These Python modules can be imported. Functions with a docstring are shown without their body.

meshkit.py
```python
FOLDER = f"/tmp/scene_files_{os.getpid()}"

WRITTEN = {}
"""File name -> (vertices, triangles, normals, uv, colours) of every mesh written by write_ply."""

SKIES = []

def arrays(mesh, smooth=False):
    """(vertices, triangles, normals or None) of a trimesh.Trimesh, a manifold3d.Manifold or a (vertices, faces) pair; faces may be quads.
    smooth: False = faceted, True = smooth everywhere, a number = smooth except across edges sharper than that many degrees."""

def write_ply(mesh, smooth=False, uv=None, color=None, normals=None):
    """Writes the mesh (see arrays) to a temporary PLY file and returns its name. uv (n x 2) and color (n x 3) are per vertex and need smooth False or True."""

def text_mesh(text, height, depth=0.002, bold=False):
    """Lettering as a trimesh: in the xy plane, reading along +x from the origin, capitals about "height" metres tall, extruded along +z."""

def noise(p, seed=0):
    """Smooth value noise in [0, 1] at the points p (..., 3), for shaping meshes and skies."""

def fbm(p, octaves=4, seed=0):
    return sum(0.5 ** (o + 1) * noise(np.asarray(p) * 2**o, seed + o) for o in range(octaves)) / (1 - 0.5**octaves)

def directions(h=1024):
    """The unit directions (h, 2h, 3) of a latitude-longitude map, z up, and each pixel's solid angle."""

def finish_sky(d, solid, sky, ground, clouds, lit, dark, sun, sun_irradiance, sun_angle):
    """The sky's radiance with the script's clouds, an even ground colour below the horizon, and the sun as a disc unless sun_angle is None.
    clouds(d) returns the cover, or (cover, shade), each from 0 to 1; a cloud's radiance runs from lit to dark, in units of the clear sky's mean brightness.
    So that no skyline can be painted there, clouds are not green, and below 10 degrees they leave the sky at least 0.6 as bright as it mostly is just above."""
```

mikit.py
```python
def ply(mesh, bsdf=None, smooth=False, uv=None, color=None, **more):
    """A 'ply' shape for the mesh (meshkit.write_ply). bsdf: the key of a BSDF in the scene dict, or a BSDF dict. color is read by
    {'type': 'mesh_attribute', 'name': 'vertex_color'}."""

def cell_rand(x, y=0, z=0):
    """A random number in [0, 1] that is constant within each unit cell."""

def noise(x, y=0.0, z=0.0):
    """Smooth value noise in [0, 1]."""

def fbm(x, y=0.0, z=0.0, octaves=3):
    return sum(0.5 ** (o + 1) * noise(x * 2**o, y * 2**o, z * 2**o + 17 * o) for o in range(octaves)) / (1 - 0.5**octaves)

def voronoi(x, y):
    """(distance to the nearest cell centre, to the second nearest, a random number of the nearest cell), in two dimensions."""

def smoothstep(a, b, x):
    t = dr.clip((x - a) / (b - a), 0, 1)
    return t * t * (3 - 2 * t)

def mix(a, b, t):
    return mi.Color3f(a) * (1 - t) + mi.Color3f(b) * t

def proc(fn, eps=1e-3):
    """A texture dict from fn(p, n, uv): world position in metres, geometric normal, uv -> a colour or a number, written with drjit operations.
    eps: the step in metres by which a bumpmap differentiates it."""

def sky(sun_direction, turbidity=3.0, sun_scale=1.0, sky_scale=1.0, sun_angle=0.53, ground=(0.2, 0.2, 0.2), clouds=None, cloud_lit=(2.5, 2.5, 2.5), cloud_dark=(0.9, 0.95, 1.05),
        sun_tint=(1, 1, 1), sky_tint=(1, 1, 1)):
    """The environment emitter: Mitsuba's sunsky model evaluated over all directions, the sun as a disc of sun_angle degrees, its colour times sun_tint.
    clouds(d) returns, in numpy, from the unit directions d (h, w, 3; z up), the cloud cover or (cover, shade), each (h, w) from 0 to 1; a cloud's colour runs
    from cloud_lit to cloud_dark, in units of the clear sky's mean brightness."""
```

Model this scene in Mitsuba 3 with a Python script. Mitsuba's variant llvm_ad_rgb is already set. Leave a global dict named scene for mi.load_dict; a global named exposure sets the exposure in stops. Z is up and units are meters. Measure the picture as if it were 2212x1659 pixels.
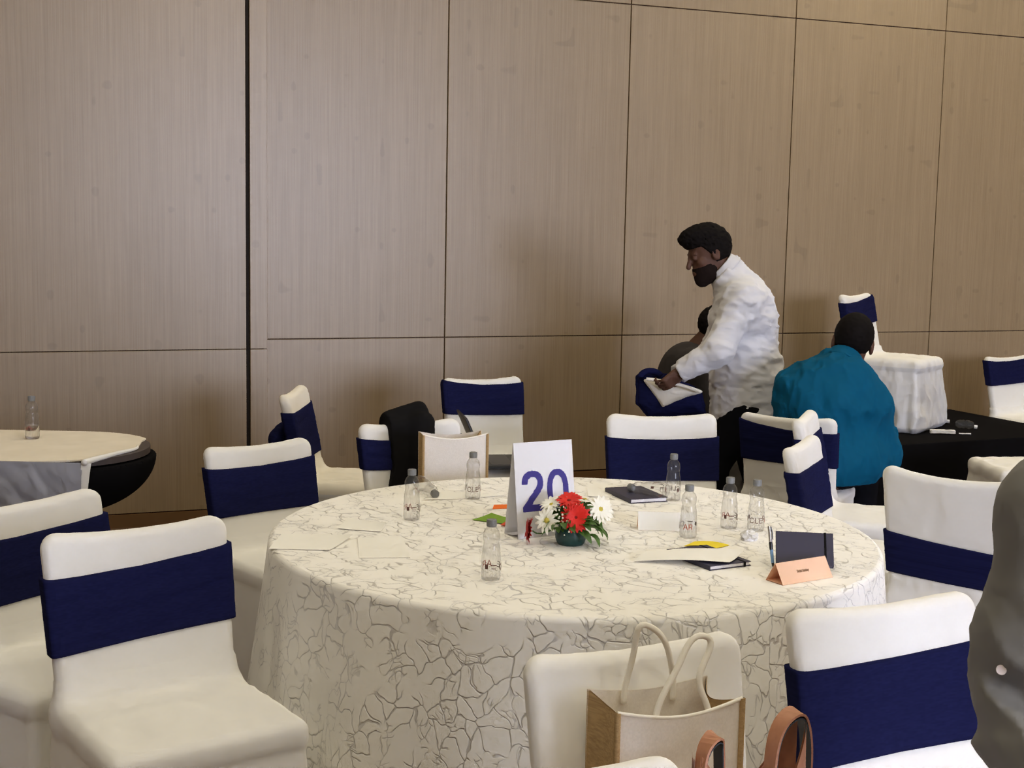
import math, random
import numpy as np, trimesh, drjit as dr
import mitsuba as mi
import mikit, meshkit
from mikit import proc, noise, fbm, voronoi, cell_rand, smoothstep, mix
from shapely.geometry import Polygon, Point
import shapely

T = mi.ScalarTransform4f
scene, labels = {}, {}
random.seed(7)
RNG = np.random.default_rng(7)

# ------------------------------------------------------------------ camera
W, H = 2212, 1659
FPX, PITCH, ROLL, CZ = 2900.0, 0.1165, 0.0194, 1.67
cp, sp, cr, sr = math.cos(PITCH), math.sin(PITCH), math.cos(ROLL), math.sin(ROLL)
FW = np.array([0, cp, -sp])
UP0, RT0 = np.array([0, sp, cp]), np.array([1.0, 0, 0])
RT, UP = cr * RT0 + sr * UP0, -sr * RT0 + cr * UP0
CAM = np.array([0, 0, CZ])
scene['camera'] = {'type': 'perspective', 'fov_axis': 'x', 'fov': math.degrees(2 * math.atan(W / 2 / FPX)),
                   'to_world': T().look_at(origin=CAM.tolist(), target=(CAM + FW).tolist(), up=UP.tolist()), 'near_clip': 0.05, 'far_clip': 100.0}
exposure = -0.12

# ------------------------------------------------------------------ light
WARM = (0.95, 0.865, 0.615)          # the ceiling lamps
COOL = (0.75, 0.80, 1.0)          # the bright screen on the wall behind the camera
LAMP_POWER, SCREEN_POWER, GLOW = 74.0, 27.0, 0.0
YAW = 0.3627                      # the room's direction
WD = np.array([math.cos(YAW), math.sin(YAW), 0]); WN = np.array([-math.sin(YAW), math.cos(YAW), 0])
CEIL = 4.4


def fr(s, n, z):                  # room frame: along the back wall, towards it, up
    return WD * s + WN * n + np.array([0, 0, z])


# ------------------------------------------------------------------ helpers
def ray(x, y):
    return (x - W / 2) / FPX * RT - (y - H / 2) / FPX * UP + FW


def on(x, y, z):                  # the place at height z seen at a point of the photograph
    d = ray(x, y)
    return CAM + d * (z - CZ) / d[2]


def at(x, y, Y):                  # the same at depth Y
    d = ray(x, y)
    return CAM + d * Y / d[1]


def key_of(name, parent=None):
    base = f'{parent}__{name}' if parent else name
    k, i = base, 0
    while k in scene or k in labels or any(q.startswith(k + '__') for q in scene):
        i += 1
        k = f'{base}_{i:03d}'
    return k


def obj(name, mesh, mat, parent=None, smooth=False, **kw):
    k = key_of(name, parent)
    scene[k] = mikit.ply(mesh, mat, smooth=smooth, **kw)
    return k


def thing(name, label, cat, group=None):
    k = key_of(name)
    tag(k, label, cat, group)
    return k


def tag(k, label=None, cat=None, group=None, kind=None):
    d = labels.setdefault(k, {})
    for a, b in (('label', label), ('category', cat), ('group', group), ('kind', kind)):
        if b:
            d[a] = b
    return k


def rotz(a):
    c, s = math.cos(a), math.sin(a)
    return np.array([[c, -s, 0], [s, c, 0], [0, 0, 1]])


def moved(m, R=None, t=(0, 0, 0)):
    m = m.copy()
    v = np.asarray(m.vertices)
    m.vertices = (v @ np.asarray(R).T if R is not None else v) + np.asarray(t)
    return m


def frame(x, y, z):
    return np.column_stack([x, y, z])


def unit(v):
    v = np.asarray(v, float)
    return v / np.linalg.norm(v)


def box(sx, sy, sz, c=(0, 0, 0), bevel=0.0):
    if bevel <= 0:
        m = trimesh.creation.box((sx, sy, sz))
    else:
        p = []
        for i in range(3):
            h = np.array([sx, sy, sz]) / 2 - bevel
            h[i] += bevel
            p += [[a * h[0], b * h[1], q * h[2]] for a in (-1, 1) for b in (-1, 1) for q in (-1, 1)]
        m = trimesh.Trimesh(p, process=False).convex_hull
    m.vertices = np.asarray(m.vertices) + np.asarray(c)
    return m


def cat(*ms):
    return trimesh.util.concatenate([m for m in ms])


def lathe(prof, n=32):
    prof = np.asarray(prof, float)
    a = np.arange(n) * 2 * np.pi / n
    v = np.stack([prof[:, None, 0] * np.cos(a), prof[:, None, 0] * np.sin(a), np.broadcast_to(prof[:, None, 1], (len(prof), n))], -1).reshape(-1, 3)
    return trimesh.Trimesh(v, grid_faces(len(prof), n, True), process=False)


def grid_faces(nu, nv, wrap=False):
    i, j = np.meshgrid(np.arange(nu - 1), np.arange(nv if wrap else nv - 1), indexing='ij')
    a, b = i * nv + j, i * nv + (j + 1) % nv
    c, d = a + nv, b + (nv)
    q = np.stack([a, b, d, c], -1).reshape(-1, 4)
    return np.vstack([q[:, [0, 1, 2]], q[:, [0, 2, 3]]])


def tube(points, r, sides=8):
    p = np.asarray(points, float)
    t = np.gradient(p, axis=0)
    t /= np.linalg.norm(t, axis=1, keepdims=True)
    a = np.cross(t[0], [0.3, 0.5, 0.81]); a /= np.linalg.norm(a)
    rings, rad = [], np.broadcast_to(r, (len(p),))
    for k in range(len(p)):
        a = a - t[k] * (a @ t[k]); a /= np.linalg.norm(a)
        b = np.cross(t[k], a)
        g = np.arange(sides) * 2 * np.pi / sides
        rings.append(p[k] + rad[k] * (np.cos(g)[:, None] * a + np.sin(g)[:, None] * b))
    v = np.vstack(rings + [p[:1], p[-1:]])
    f = grid_faces(len(p), sides, True)
    n = len(p) * sides
    j = np.arange(sides); k = (j + 1) % sides
    f = np.vstack([f, np.stack([np.full(sides, n), k, j], -1), np.stack([np.full(sides, n + 1), n - sides + j, n - sides + k], -1)])
    m = trimesh.Trimesh(v, f, process=False)
    return m


def spline(pts, n=40):
    from scipy.interpolate import CubicSpline
    pts = np.asarray(pts, float)
    d = np.r_[0, np.cumsum(np.linalg.norm(np.diff(pts, axis=0), axis=1))]
    return CubicSpline(d, pts)(np.linspace(0, d[-1], n))


def ribbon(path, wdir, width, thick):
    """A strap along the path: width along wdir, given thickness."""
    p = np.asarray(path, float)
    t = np.gradient(p, axis=0); t /= np.linalg.norm(t, axis=1, keepdims=True)
    w = np.broadcast_to(np.asarray(wdir, float), p.shape)
    w = w - t * (w * t).sum(1, keepdims=True); w /= np.linalg.norm(w, axis=1, keepdims=True)
    nn = np.cross(t, w)
    wd = np.broadcast_to(width, (len(p),))[:, None]
    v = np.stack([p - w * wd / 2 - nn * thick / 2, p + w * wd / 2 - nn * thick / 2, p + w * wd / 2 + nn * thick / 2, p - w * wd / 2 + nn * thick / 2], 1).reshape(-1, 3)
    f = grid_faces(len(p), 4, True)
    e = len(v) - 4
    f = np.vstack([f, [[0, 2, 1], [0, 3, 2], [e, e + 1, e + 2], [e, e + 2, e + 3]]])
    return trimesh.Trimesh(v, f, process=False)


# --- signed distance modelling
def seg(p, a, b, ra, rb):
    a, b = np.asarray(a, float), np.asarray(b, float)
    ab = b - a
    t = np.clip(((p - a) @ ab) / max(ab @ ab, 1e-9), 0, 1)
    return np.linalg.norm(p - a - t[:, None] * ab, axis=1) - (ra + (rb - ra) * t)


def ell(p, c, r, R=None):
    q = p - np.asarray(c)
    if R is not None:
        q = q @ R
    q = q / np.asarray(r)
    k = np.linalg.norm(q, axis=1)
    k2 = np.linalg.norm(q / np.asarray(r), axis=1)
    return k * (k - 1) / np.maximum(k2, 1e-6)


def rbox(q, h, r):
    d = np.abs(q) - (np.asarray(h) - r)
    return np.linalg.norm(np.maximum(d, 0), axis=1) + np.minimum(d.max(1), 0) - r


def smin(a, b, k):
    h = np.clip(0.5 + 0.5 * (b - a) / k, 0, 1)
    return b + (a - b) * h - k * h * (1 - h)


def union(ds, k):
    d = ds[0]
    for e in ds[1:]:
        d = smin(d, e, k)
    return d


def nets(f, lo, hi, h):
    """The zero surface of f between lo and hi (surface nets, evaluated only near the surface)."""
    lo, hi = np.asarray(lo, float), np.asarray(hi, float)
    B = 8
    nb = np.maximum(np.ceil((hi - lo) / (h * B)).astype(int), 1)
    n = nb * B + 1
    V = np.empty(n)
    ci = np.stack(np.meshgrid(*[np.arange(k) for k in nb], indexing='ij'), -1).reshape(-1, 3)
    fc = f(lo + (ci + 0.5) * B * h)
    near = np.abs(fc) < B * h * 1.35
    V[...] = 1.0
    off = np.stack(np.meshgrid(*[np.arange(B + 1)] * 3, indexing='ij'), -1).reshape(-1, 3)
    for c in ci[(~near) & (fc < 0)]:
        V[tuple(slice(q * B, q * B + B + 1) for q in c)] = -1.0
    idx = ci[near]
    for k in range(0, len(idx), 400):
        g = (idx[k:k + 400, None] * B + off[None]).reshape(-1, 3)
        V[g[:, 0], g[:, 1], g[:, 2]] = f(lo + g * h)
    s = V < 0
    m = n - 1
    corners = [(a, b, c) for a in (0, 1) for b in (0, 1) for c in (0, 1)]
    sub = lambda A, o: A[o[0]:o[0] + m[0], o[1]:o[1] + m[1], o[2]:o[2] + m[2]]
    cnt = sum(sub(s, o).astype(np.int8) for o in corners)
    act = np.argwhere((cnt > 0) & (cnt < 8))
    pos, num = np.zeros((len(act), 3)), np.zeros(len(act))
    for o in corners:
        for k in range(3):
            if o[k]:
                continue
            q = np.array(o); q2 = q.copy(); q2[k] = 1
            a = V[tuple((act + q).T)]; b = V[tuple((act + q2).T)]
            x = (a < 0) != (b < 0)
            t = np.where(x, a / np.where(x, a - b, 1), 0)
            pt = q + t[:, None] * (q2 - q)
            pos += np.where(x[:, None], pt, 0); num += x
    verts = lo + (act + pos / num[:, None]) * h
    ids = np.full(m, -1); ids[tuple(act.T)] = np.arange(len(act))
    F = []
    for k in range(3):
        u, v = (k + 1) % 3, (k + 2) % 3
        lo_ = [slice(None)] * 3; hi_ = [slice(None)] * 3
        lo_[k], hi_[k] = slice(0, n[k] - 1), slice(1, n[k])
        g = np.argwhere(s[tuple(lo_)] != s[tuple(hi_)])
        g = g[(g[:, u] > 0) & (g[:, v] > 0) & (g[:, u] < m[u]) & (g[:, v] < m[v])]
        if not len(g):
            continue
        eu, ev = np.eye(3, dtype=int)[u], np.eye(3, dtype=int)[v]
        quad = np.stack([ids[tuple((g - eu - ev).T)], ids[tuple((g - ev).T)], ids[tuple(g.T)], ids[tuple((g - eu).T)]], -1)
        flip = ~s[tuple(g.T)]
        quad[flip] = quad[flip][:, ::-1]
        F.append(quad)
    F = np.vstack(F)
    F = F[(F >= 0).all(1)]
    e = h * 0.3
    for _ in range(2):
        d = f(verts)
        gr = np.stack([(f(verts + e * np.eye(3)[k]) - f(verts - e * np.eye(3)[k])) / (2 * e) for k in range(3)], -1)
        g2 = np.maximum((gr ** 2).sum(1), 0.25)
        verts = verts - np.clip(d / g2, -h, h)[:, None] * gr * 0.8
    return trimesh.Trimesh(verts, np.vstack([F[:, [0, 1, 2]], F[:, [0, 2, 3]]]), process=False)


def vnormals(v, f):
    n = np.zeros_like(v)
    fn = np.cross(v[f[:, 1]] - v[f[:, 0]], v[f[:, 2]] - v[f[:, 0]])
    for k in range(3):
        np.add.at(n, f[:, k], fn)
    return n / np.maximum(np.linalg.norm(n, axis=1, keepdims=True), 1e-20)


def split_obj(names, cls, v, f, mats, parent):
    """Parts of one smooth surface that keep their common normals."""
    nrm = vnormals(v, f)
    for i, nm in enumerate(names):
        ff = f[cls == i]
        if not len(ff):
            continue
        used, inv = np.unique(ff, return_inverse=True)
        path = meshkit.write_ply((v[used], inv.reshape(-1, 3)), normals=nrm[used])
        k = key_of(nm, parent)
        scene[k] = {'type': 'ply', 'filename': path, 'face_normals': False, 'bsdf': {'type': 'ref', 'id': mats[i]}}


def ridged(p, sc, seed=0, oct=3):
    n = meshkit.fbm(np.asarray(p) * sc, octaves=oct, seed=seed)
    return 1 - 2 * np.abs(2 * n - 1)


# ------------------------------------------------------------------ materials
def M(name, color, rough=0.6, spec=0.4, **kw):
    d = {'type': 'principled', 'roughness': rough, 'specular': spec, **kw}
    d['base_color'] = color if isinstance(color, dict) else {'type': 'rgb', 'value': list(color)}
    scene['mat_' + name] = {'type': 'twosided', 'bsdf': d}
    return 'mat_' + name


def wood_color(p, n, uv):
    s = p.x * float(WD[0]) + p.y * float(WD[1])
    g = fbm(s * 240.0, p.z * 3.0, 1.0, octaves=3)
    b = noise(s * 34.0, p.z * 0.8, 5.0)
    pan = cell_rand(dr.floor((s - 1.34) / 1.22), dr.floor((p.z - 0.978) / 2.115), 2)
    blot = fbm(s * 2.3, p.z * 1.7, 9.0, octaves=3)
    t = 0.50 * (g - 0.5) + 0.12 * (b - 0.5) + 0.16 * (pan - 0.5) + 0.22 * (blot - 0.5)
    sm = smoothstep(0.90, 0.95, noise(s * 13.0, p.z * 11.0, 3.0)) * 0.10
    return mix((0.225, 0.158, 0.088), (0.355, 0.262, 0.160), dr.clip(0.5 + t, 0, 1)) * (1 - sm)


M('wood', proc(wood_color), 0.40, 0.8)
M('gap', (0.012, 0.008, 0.006), 0.9)
M('groove', (0.09, 0.055, 0.033), 0.8)
M('baseboard', (0.16, 0.085, 0.035), 0.4)
M('plaster', (0.32, 0.26, 0.20), 0.9)
M('white_paint', (0.8, 0.78, 0.74), 0.8)
M('carpet', proc(lambda p, n, uv: mix((0.08, 0.05, 0.03), (0.15, 0.095, 0.06), fbm(p.x * 40, p.y * 40, 0, octaves=3))), 0.95, 0.1)
M('cover', (0.80, 0.79, 0.765), 0.75, 0.3, sheen=0.3)
M('cover_satin', (0.70, 0.70, 0.71), 0.42, 0.5)
M('cover_cream', (0.80, 0.755, 0.66), 0.8, 0.2)
M('navy', proc(lambda p, n, uv: mix((0.0060, 0.0072, 0.036), (0.0090, 0.0105, 0.050), fbm(p.x * 60 + p.y * 60, p.z * 300, 0, octaves=2))), 0.85, 0.06)
M('black_cloth', (0.005, 0.0045, 0.005), 0.9, 0.05)
M('jacket', (0.007, 0.0065, 0.007), 0.9, 0.08)
M('paper', (0.86, 0.85, 0.81), 0.7, 0.2)
M('card', (0.76, 0.76, 0.80), 0.6, 0.3)
M('blue_ink', (0.042, 0.032, 0.22), 0.6, 0.3)
M('peach', (0.80, 0.52, 0.36), 0.7, 0.2)
M('ink_brown', (0.17, 0.09, 0.05), 0.8, 0.1)
M('green_paper', (0.19, 0.33, 0.045), 0.8, 0.2)
M('orange_paper', (0.75, 0.16, 0.03), 0.8, 0.2)
M('red_paper', (0.60, 0.10, 0.05), 0.8, 0.2)
M('yellow_paper', (0.82, 0.66, 0.05), 0.8, 0.2)
M('book_cover', (0.030, 0.028, 0.055), 0.5, 0.4)
M('book_pages', (0.78, 0.77, 0.84), 0.8, 0.2)
M('cap_grey', (0.17, 0.175, 0.18), 0.45, 0.5)
M('print_red', (0.30, 0.045, 0.02), 0.6, 0.3)
M('print_dark', (0.10, 0.05, 0.04), 0.6, 0.3)
M('skin', (0.095, 0.044, 0.028), 0.6, 0.3)
M('beard', (0.014, 0.009, 0.008), 0.9, 0.05)
M('hair', (0.006, 0.0045, 0.0045), 0.8, 0.1)
M('shirt_white', (0.66, 0.66, 0.70), 0.8, 0.2)
M('shirt_blue', (0.0025, 0.078, 0.155), 0.75, 0.08)
M('shirt_grey', (0.155, 0.15, 0.14), 0.75, 0.3)
M('shirt_dark', (0.040, 0.036, 0.038), 0.8, 0.2)
M('trousers', (0.005, 0.005, 0.007), 0.9, 0.06)
M('shoe', (0.012, 0.010, 0.009), 0.35, 0.5)
M('jute', proc(lambda p, n, uv: mix((0.30, 0.19, 0.085), (0.47, 0.33, 0.17), fbm(p.x * 260 + p.y * 260, p.z * 420, 0, octaves=2))), 0.9, 0.1)
M('canvas', proc(lambda p, n, uv: mix((0.76, 0.71, 0.65), (0.85, 0.80, 0.74), fbm(p.x * 300 + p.y * 300, p.z * 300, 0, octaves=2))), 0.9, 0.1)
M('rope', (0.87, 0.84, 0.77), 0.8, 0.2)
M('leather', proc(lambda p, n, uv: mix((0.42, 0.185, 0.105), (0.52, 0.25, 0.15), fbm(p.x * 90, p.y * 90, p.z * 90, octaves=3))), 0.5, 0.4)
M('lining', (0.035, 0.045, 0.055), 0.6, 0.4)
M('laptop', (0.012, 0.012, 0.014), 0.4, 0.5)
M('laptop_deck', (0.06, 0.055, 0.055), 0.5, 0.5)
M('table_edge', (0.055, 0.042, 0.038), 0.5, 0.4)
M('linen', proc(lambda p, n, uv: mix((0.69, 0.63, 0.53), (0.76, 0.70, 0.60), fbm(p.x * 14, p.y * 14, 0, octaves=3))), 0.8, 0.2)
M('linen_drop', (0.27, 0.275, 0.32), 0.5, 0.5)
M('petal_white', (0.86, 0.85, 0.76), 0.6, 0.3)
M('petal_red', (0.62, 0.018, 0.012), 0.55, 0.3)
M('petal_dark_red', (0.35, 0.008, 0.008), 0.55, 0.3)
M('flower_eye', (0.50, 0.42, 0.08), 0.8, 0.2)
M('flower_eye_red', (0.22, 0.012, 0.01), 0.8, 0.2)
M('leaf', proc(lambda p, n, uv: mix((0.030, 0.075, 0.012), (0.075, 0.16, 0.025), noise(p.x * 70, p.y * 70, p.z * 70))), 0.45, 0.5)
M('bowl', (0.006, 0.042, 0.038), 0.35, 0.5)
M('pen_black', (0.01, 0.01, 0.012), 0.35, 0.5)
M('pen_blue', (0.16, 0.30, 0.52), 0.35, 0.5)
M('silver', (0.75, 0.75, 0.75), 0.25, 0.5, metallic=1.0)
M('foil', (0.72, 0.72, 0.74), 0.4, 0.6)
M('button', (0.75, 0.66, 0.64), 0.4, 0.5)
M('grey_cloth', proc(lambda p, n, uv: mix((0.22, 0.20, 0.19), (0.40, 0.38, 0.36), fbm(p.x * 30 + p.z * 12, p.y * 20, p.z * 40, octaves=3))), 0.85, 0.2)
scene['mat_plastic'] = {'type': 'blendbsdf', 'weight': 0.035,
    'bsdf_0': {'type': 'thindielectric', 'int_ior': 1.5, 'specular_transmittance': {'type': 'rgb', 'value': [0.985, 0.985, 0.985]}},
    'bsdf_1': {'type': 'twosided', 'bsdf': {'type': 'principled', 'base_color': {'type': 'rgb', 'value': [0.55, 0.56, 0.56]}, 'roughness': 0.12, 'specular': 1.0}}}
scene['mat_water'] = {'type': 'dielectric', 'int_ior': 1.33}


def crackle(p, n, uv):
    u = uv.x * 19.0; v = uv.y * 19.0
    u2 = u + 0.9 * (noise(u * 1.0, v * 1.0, 3.0) - 0.5) + 0.28 * (noise(u * 2.7, v * 2.7, 8.0) - 0.5)
    v2 = v + 0.9 * (noise(u * 1.0, v * 1.0, 13.0) - 0.5) + 0.28 * (noise(u * 2.7, v * 2.7, 18.0) - 0.5)
    a, b, w = voronoi(u2, v2)
    wid = 0.045 + 0.06 * noise(u * 1.3, v * 1.3, 31.0)
    keep = smoothstep(0.26, 0.46, noise(u * 0.9, v * 0.9, 51.0))
    ln = (1 - smoothstep(wid * 0.45, wid, b - a)) * keep
    a2, b2, w2 = voronoi(u2 * 2.1 + 40.0, v2 * 2.1 + 11.0)
    ln2 = (1 - smoothstep(0.05, 0.11, b2 - a2)) * smoothstep(0.62, 0.74, noise(u * 1.5, v * 1.5, 71.0))
    return dr.clip(dr.maximum(ln, ln2 * 0.8), 0, 1)


def crackle_height(p, n, uv):
    return -crackle(p, n, uv)


scene['mat_tablecloth'] = {'type': 'twosided', 'bsdf': {'type': 'bumpmap', 'height': proc(crackle_height, eps=0.0012), 'scale': 0.0022, 'bsdf': {'type': 'blendbsdf', 'weight': proc(crackle),
    'bsdf_0': {'type': 'principled', 'base_color': {'type': 'rgb', 'value': [0.86, 0.845, 0.81]}, 'roughness': 0.8, 'specular': 0.25},
    'bsdf_1': {'type': 'principled', 'base_color': {'type': 'rgb', 'value': [0.66, 0.65, 0.635]}, 'roughness': 0.36, 'specular': 0.9, 'metallic': 0.30}}}}
scene['mat_lamp'] = {'type': 'diffuse', 'reflectance': {'type': 'rgb', 'value': [0.6, 0.6, 0.6]}}

# ------------------------------------------------------------------ the room
ROOM = frame(WD, WN, [0, 0, 1])
S0, S1, N0, N1 = -6.0, 9.5, -7.0, 7.9576
BLOCK = 0.5                       # the left part of the wall stands this much nearer
d_ = ray(578, 600); SB = float(d_ @ WD / (d_ @ WN) * (N1 - BLOCK))
Z1, Z2 = 0.978, 3.093


def rbx(s0, s1, n0, n1, z0, z1, bevel=0.0):
    m = box(s1 - s0, n1 - n0, z1 - z0, ((s0 + s1) / 2, (n0 + n1) / 2, (z0 + z1) / 2), bevel)
    return moved(m, ROOM)


def struct(name, mesh, mat, label):
    k = obj(name, mesh, mat)
    tag(k, label, None, None, 'structure')
    return k


struct('floor', rbx(S0 - .2, S1 + .2, N0 - .2, N1 + .2, -0.1, 0), 'mat_carpet', 'dark brown carpet floor of the hall')
struct('ceiling', rbx(S0 - .2, S1 + .2, N0 - .2, N1 + .2, CEIL, CEIL + 0.1), 'mat_white_paint', 'plain white ceiling above the hall')
struct('wall_right', rbx(S1, S1 + .15, N0, N1, 0, CEIL), 'mat_plaster', 'plain side wall far right')
struct('wall_end', rbx(S0 - .15, S0, N0, N1, 0, CEIL), 'mat_plaster', 'plain side wall far left')
struct('wall_front', rbx(S0, S1, N0 - .15, N0, 0, CEIL), 'mat_plaster', 'plain wall behind the viewer')
wb = struct('wall_back', rbx(SB - 0.3, S1, N1 + 0.018, N1 + 0.15, 0, CEIL), 'mat_groove', 'wood veneer panelled wall at the back of the hall')
seams = [SB - 0.02] + [2.5642 + 1.22 * k for k in range(0, 6)] + [S1]
seams[0] = 2.5642 - 1.22
for i in range(len(seams) - 1):
    for z0, z1 in ((0.09, Z1), (Z1, Z2), (Z2, CEIL - 0.002)):
        obj('panel', rbx(seams[i] + .0035, seams[i + 1] - .0035, N1, N1 + 0.018, z0 + .003, z1 - .003, 0.0015), 'mat_wood', wb)
obj('baseboard', rbx(SB - 0.02, S1, N1 - 0.008, N1 + .018, 0, 0.085), 'mat_baseboard', wb)
# the left block with its dark slot
NB = N1 - BLOCK
wl = struct('wall_left', rbx(S0, SB - 0.019, NB + 0.018, N1 + 0.02, 0, CEIL), 'mat_gap', 'projecting wood panelled wall section at left with a dark vertical slot')
d_ = ray(540, 600); SA = float(d_ @ WD / (d_ @ WN) * NB)
d_ = ray(532, 600); SC = float(d_ @ WD / (d_ @ WN) * NB)
for s0, s1 in ((SA, SB), (SC - 2.3, SC), (SC - 4.6, SC - 2.305), (S0, SC - 4.605)):
    for z0, z1 in ((0.075, 0.968), (0.968, CEIL - 0.002)):
        obj('panel', rbx(s0 + .001, s1 - .001, NB, NB + 0.018, z0 + .002, z1 - .002, 0.0015), 'mat_wood', wl)
obj('return_panel', rbx(SB - 0.018, SB, NB + 0.019, N1 + 0.017, 0.02, CEIL - 0.002), 'mat_wood', wl)
obj('baseboard', rbx(S0, SB, NB - 0.008, NB + .018, 0, 0.072), 'mat_baseboard', wl)
# little dents and scuffs on the left section's edge are part of its veneer

# lamps in the ceiling: recessed round downlights
LAMPS = [(s, n) for s in (-1.6, 1.4, 4.4, 7.4) for n in (-4.4, -1.6, 1.2, 4.0, 6.2) if (s, n) not in ((-1.6, 6.2),)] + [(5.6, 7.0), (8.4, 7.0), (0.0, -0.2), (2.9, -0.2)]
_a = np.arange(20) * 2 * np.pi / 20
lam = trimesh.Trimesh(np.vstack([[[0, 0, 0]], np.c_[0.16 * np.cos(_a), 0.16 * np.sin(_a), 0 * _a]]), [[0, 1 + (i + 1) % 20, 1 + i] for i in range(20)], process=False)
ring = lathe([(0.165, 0.0), (0.165, -0.012), (0.19, -0.012), (0.20, 0.0)], 24)
for s, n in LAMPS:
    k = thing('ceiling_lamp', 'round recessed ceiling downlight with white rim, one of the grid overhead', 'lamp', 'downlights in the ceiling')
    e = obj('diffuser', moved(lam, None, fr(s, n, CEIL - 0.004)), 'mat_lamp', k)
    scene[e]['emitter'] = {'type': 'area', 'radiance': {'type': 'rgb', 'value': [LAMP_POWER * c for c in WARM]}}
    obj('rim', moved(ring, None, fr(s, n, CEIL - 0.001)), 'mat_white_paint', k, smooth=30)
# the presentation screen on the wall behind the viewer
k = thing('presentation_screen', 'large bright presentation screen on the wall behind the viewer', 'screen')
sq = moved(trimesh.Trimesh([[2.0, N0 + .06, 1.0], [6.6, N0 + .06, 1.0], [6.6, N0 + .06, 3.3], [2.0, N0 + .06, 3.3]], [[0, 2, 1], [0, 3, 2]], process=False), ROOM)
e = obj('display', sq, 'mat_lamp', k)
scene[e]['emitter'] = {'type': 'area', 'radiance': {'type': 'rgb', 'value': [SCREEN_POWER * c for c in COOL]}}
obj('frame', rbx(1.95, 6.65, N0, N0 + .055, 0.95, 3.35), 'mat_laptop', k)

# ------------------------------------------------------------------ covered chairs
BW, BTOP, SEAT = 0.47, 0.885, 0.465
REC = math.tan(math.radians(12))


def back_local(p, w=BW):
    """Straightened backrest coordinates: across, thickness, height."""
    x, y, z = p[:, 0], p[:, 1], p[:, 2]
    yc = -0.185 - REC * (z - SEAT) + 0.28 * x ** 2
    sag = 0.020 * np.clip(1 - (x / (w / 2)) ** 2, 0, 1) * np.clip((z - 0.62) / 0.24, 0, 1)
    return np.stack([x, (y - yc) * math.cos(math.radians(12)), z + sag], -1)


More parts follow.
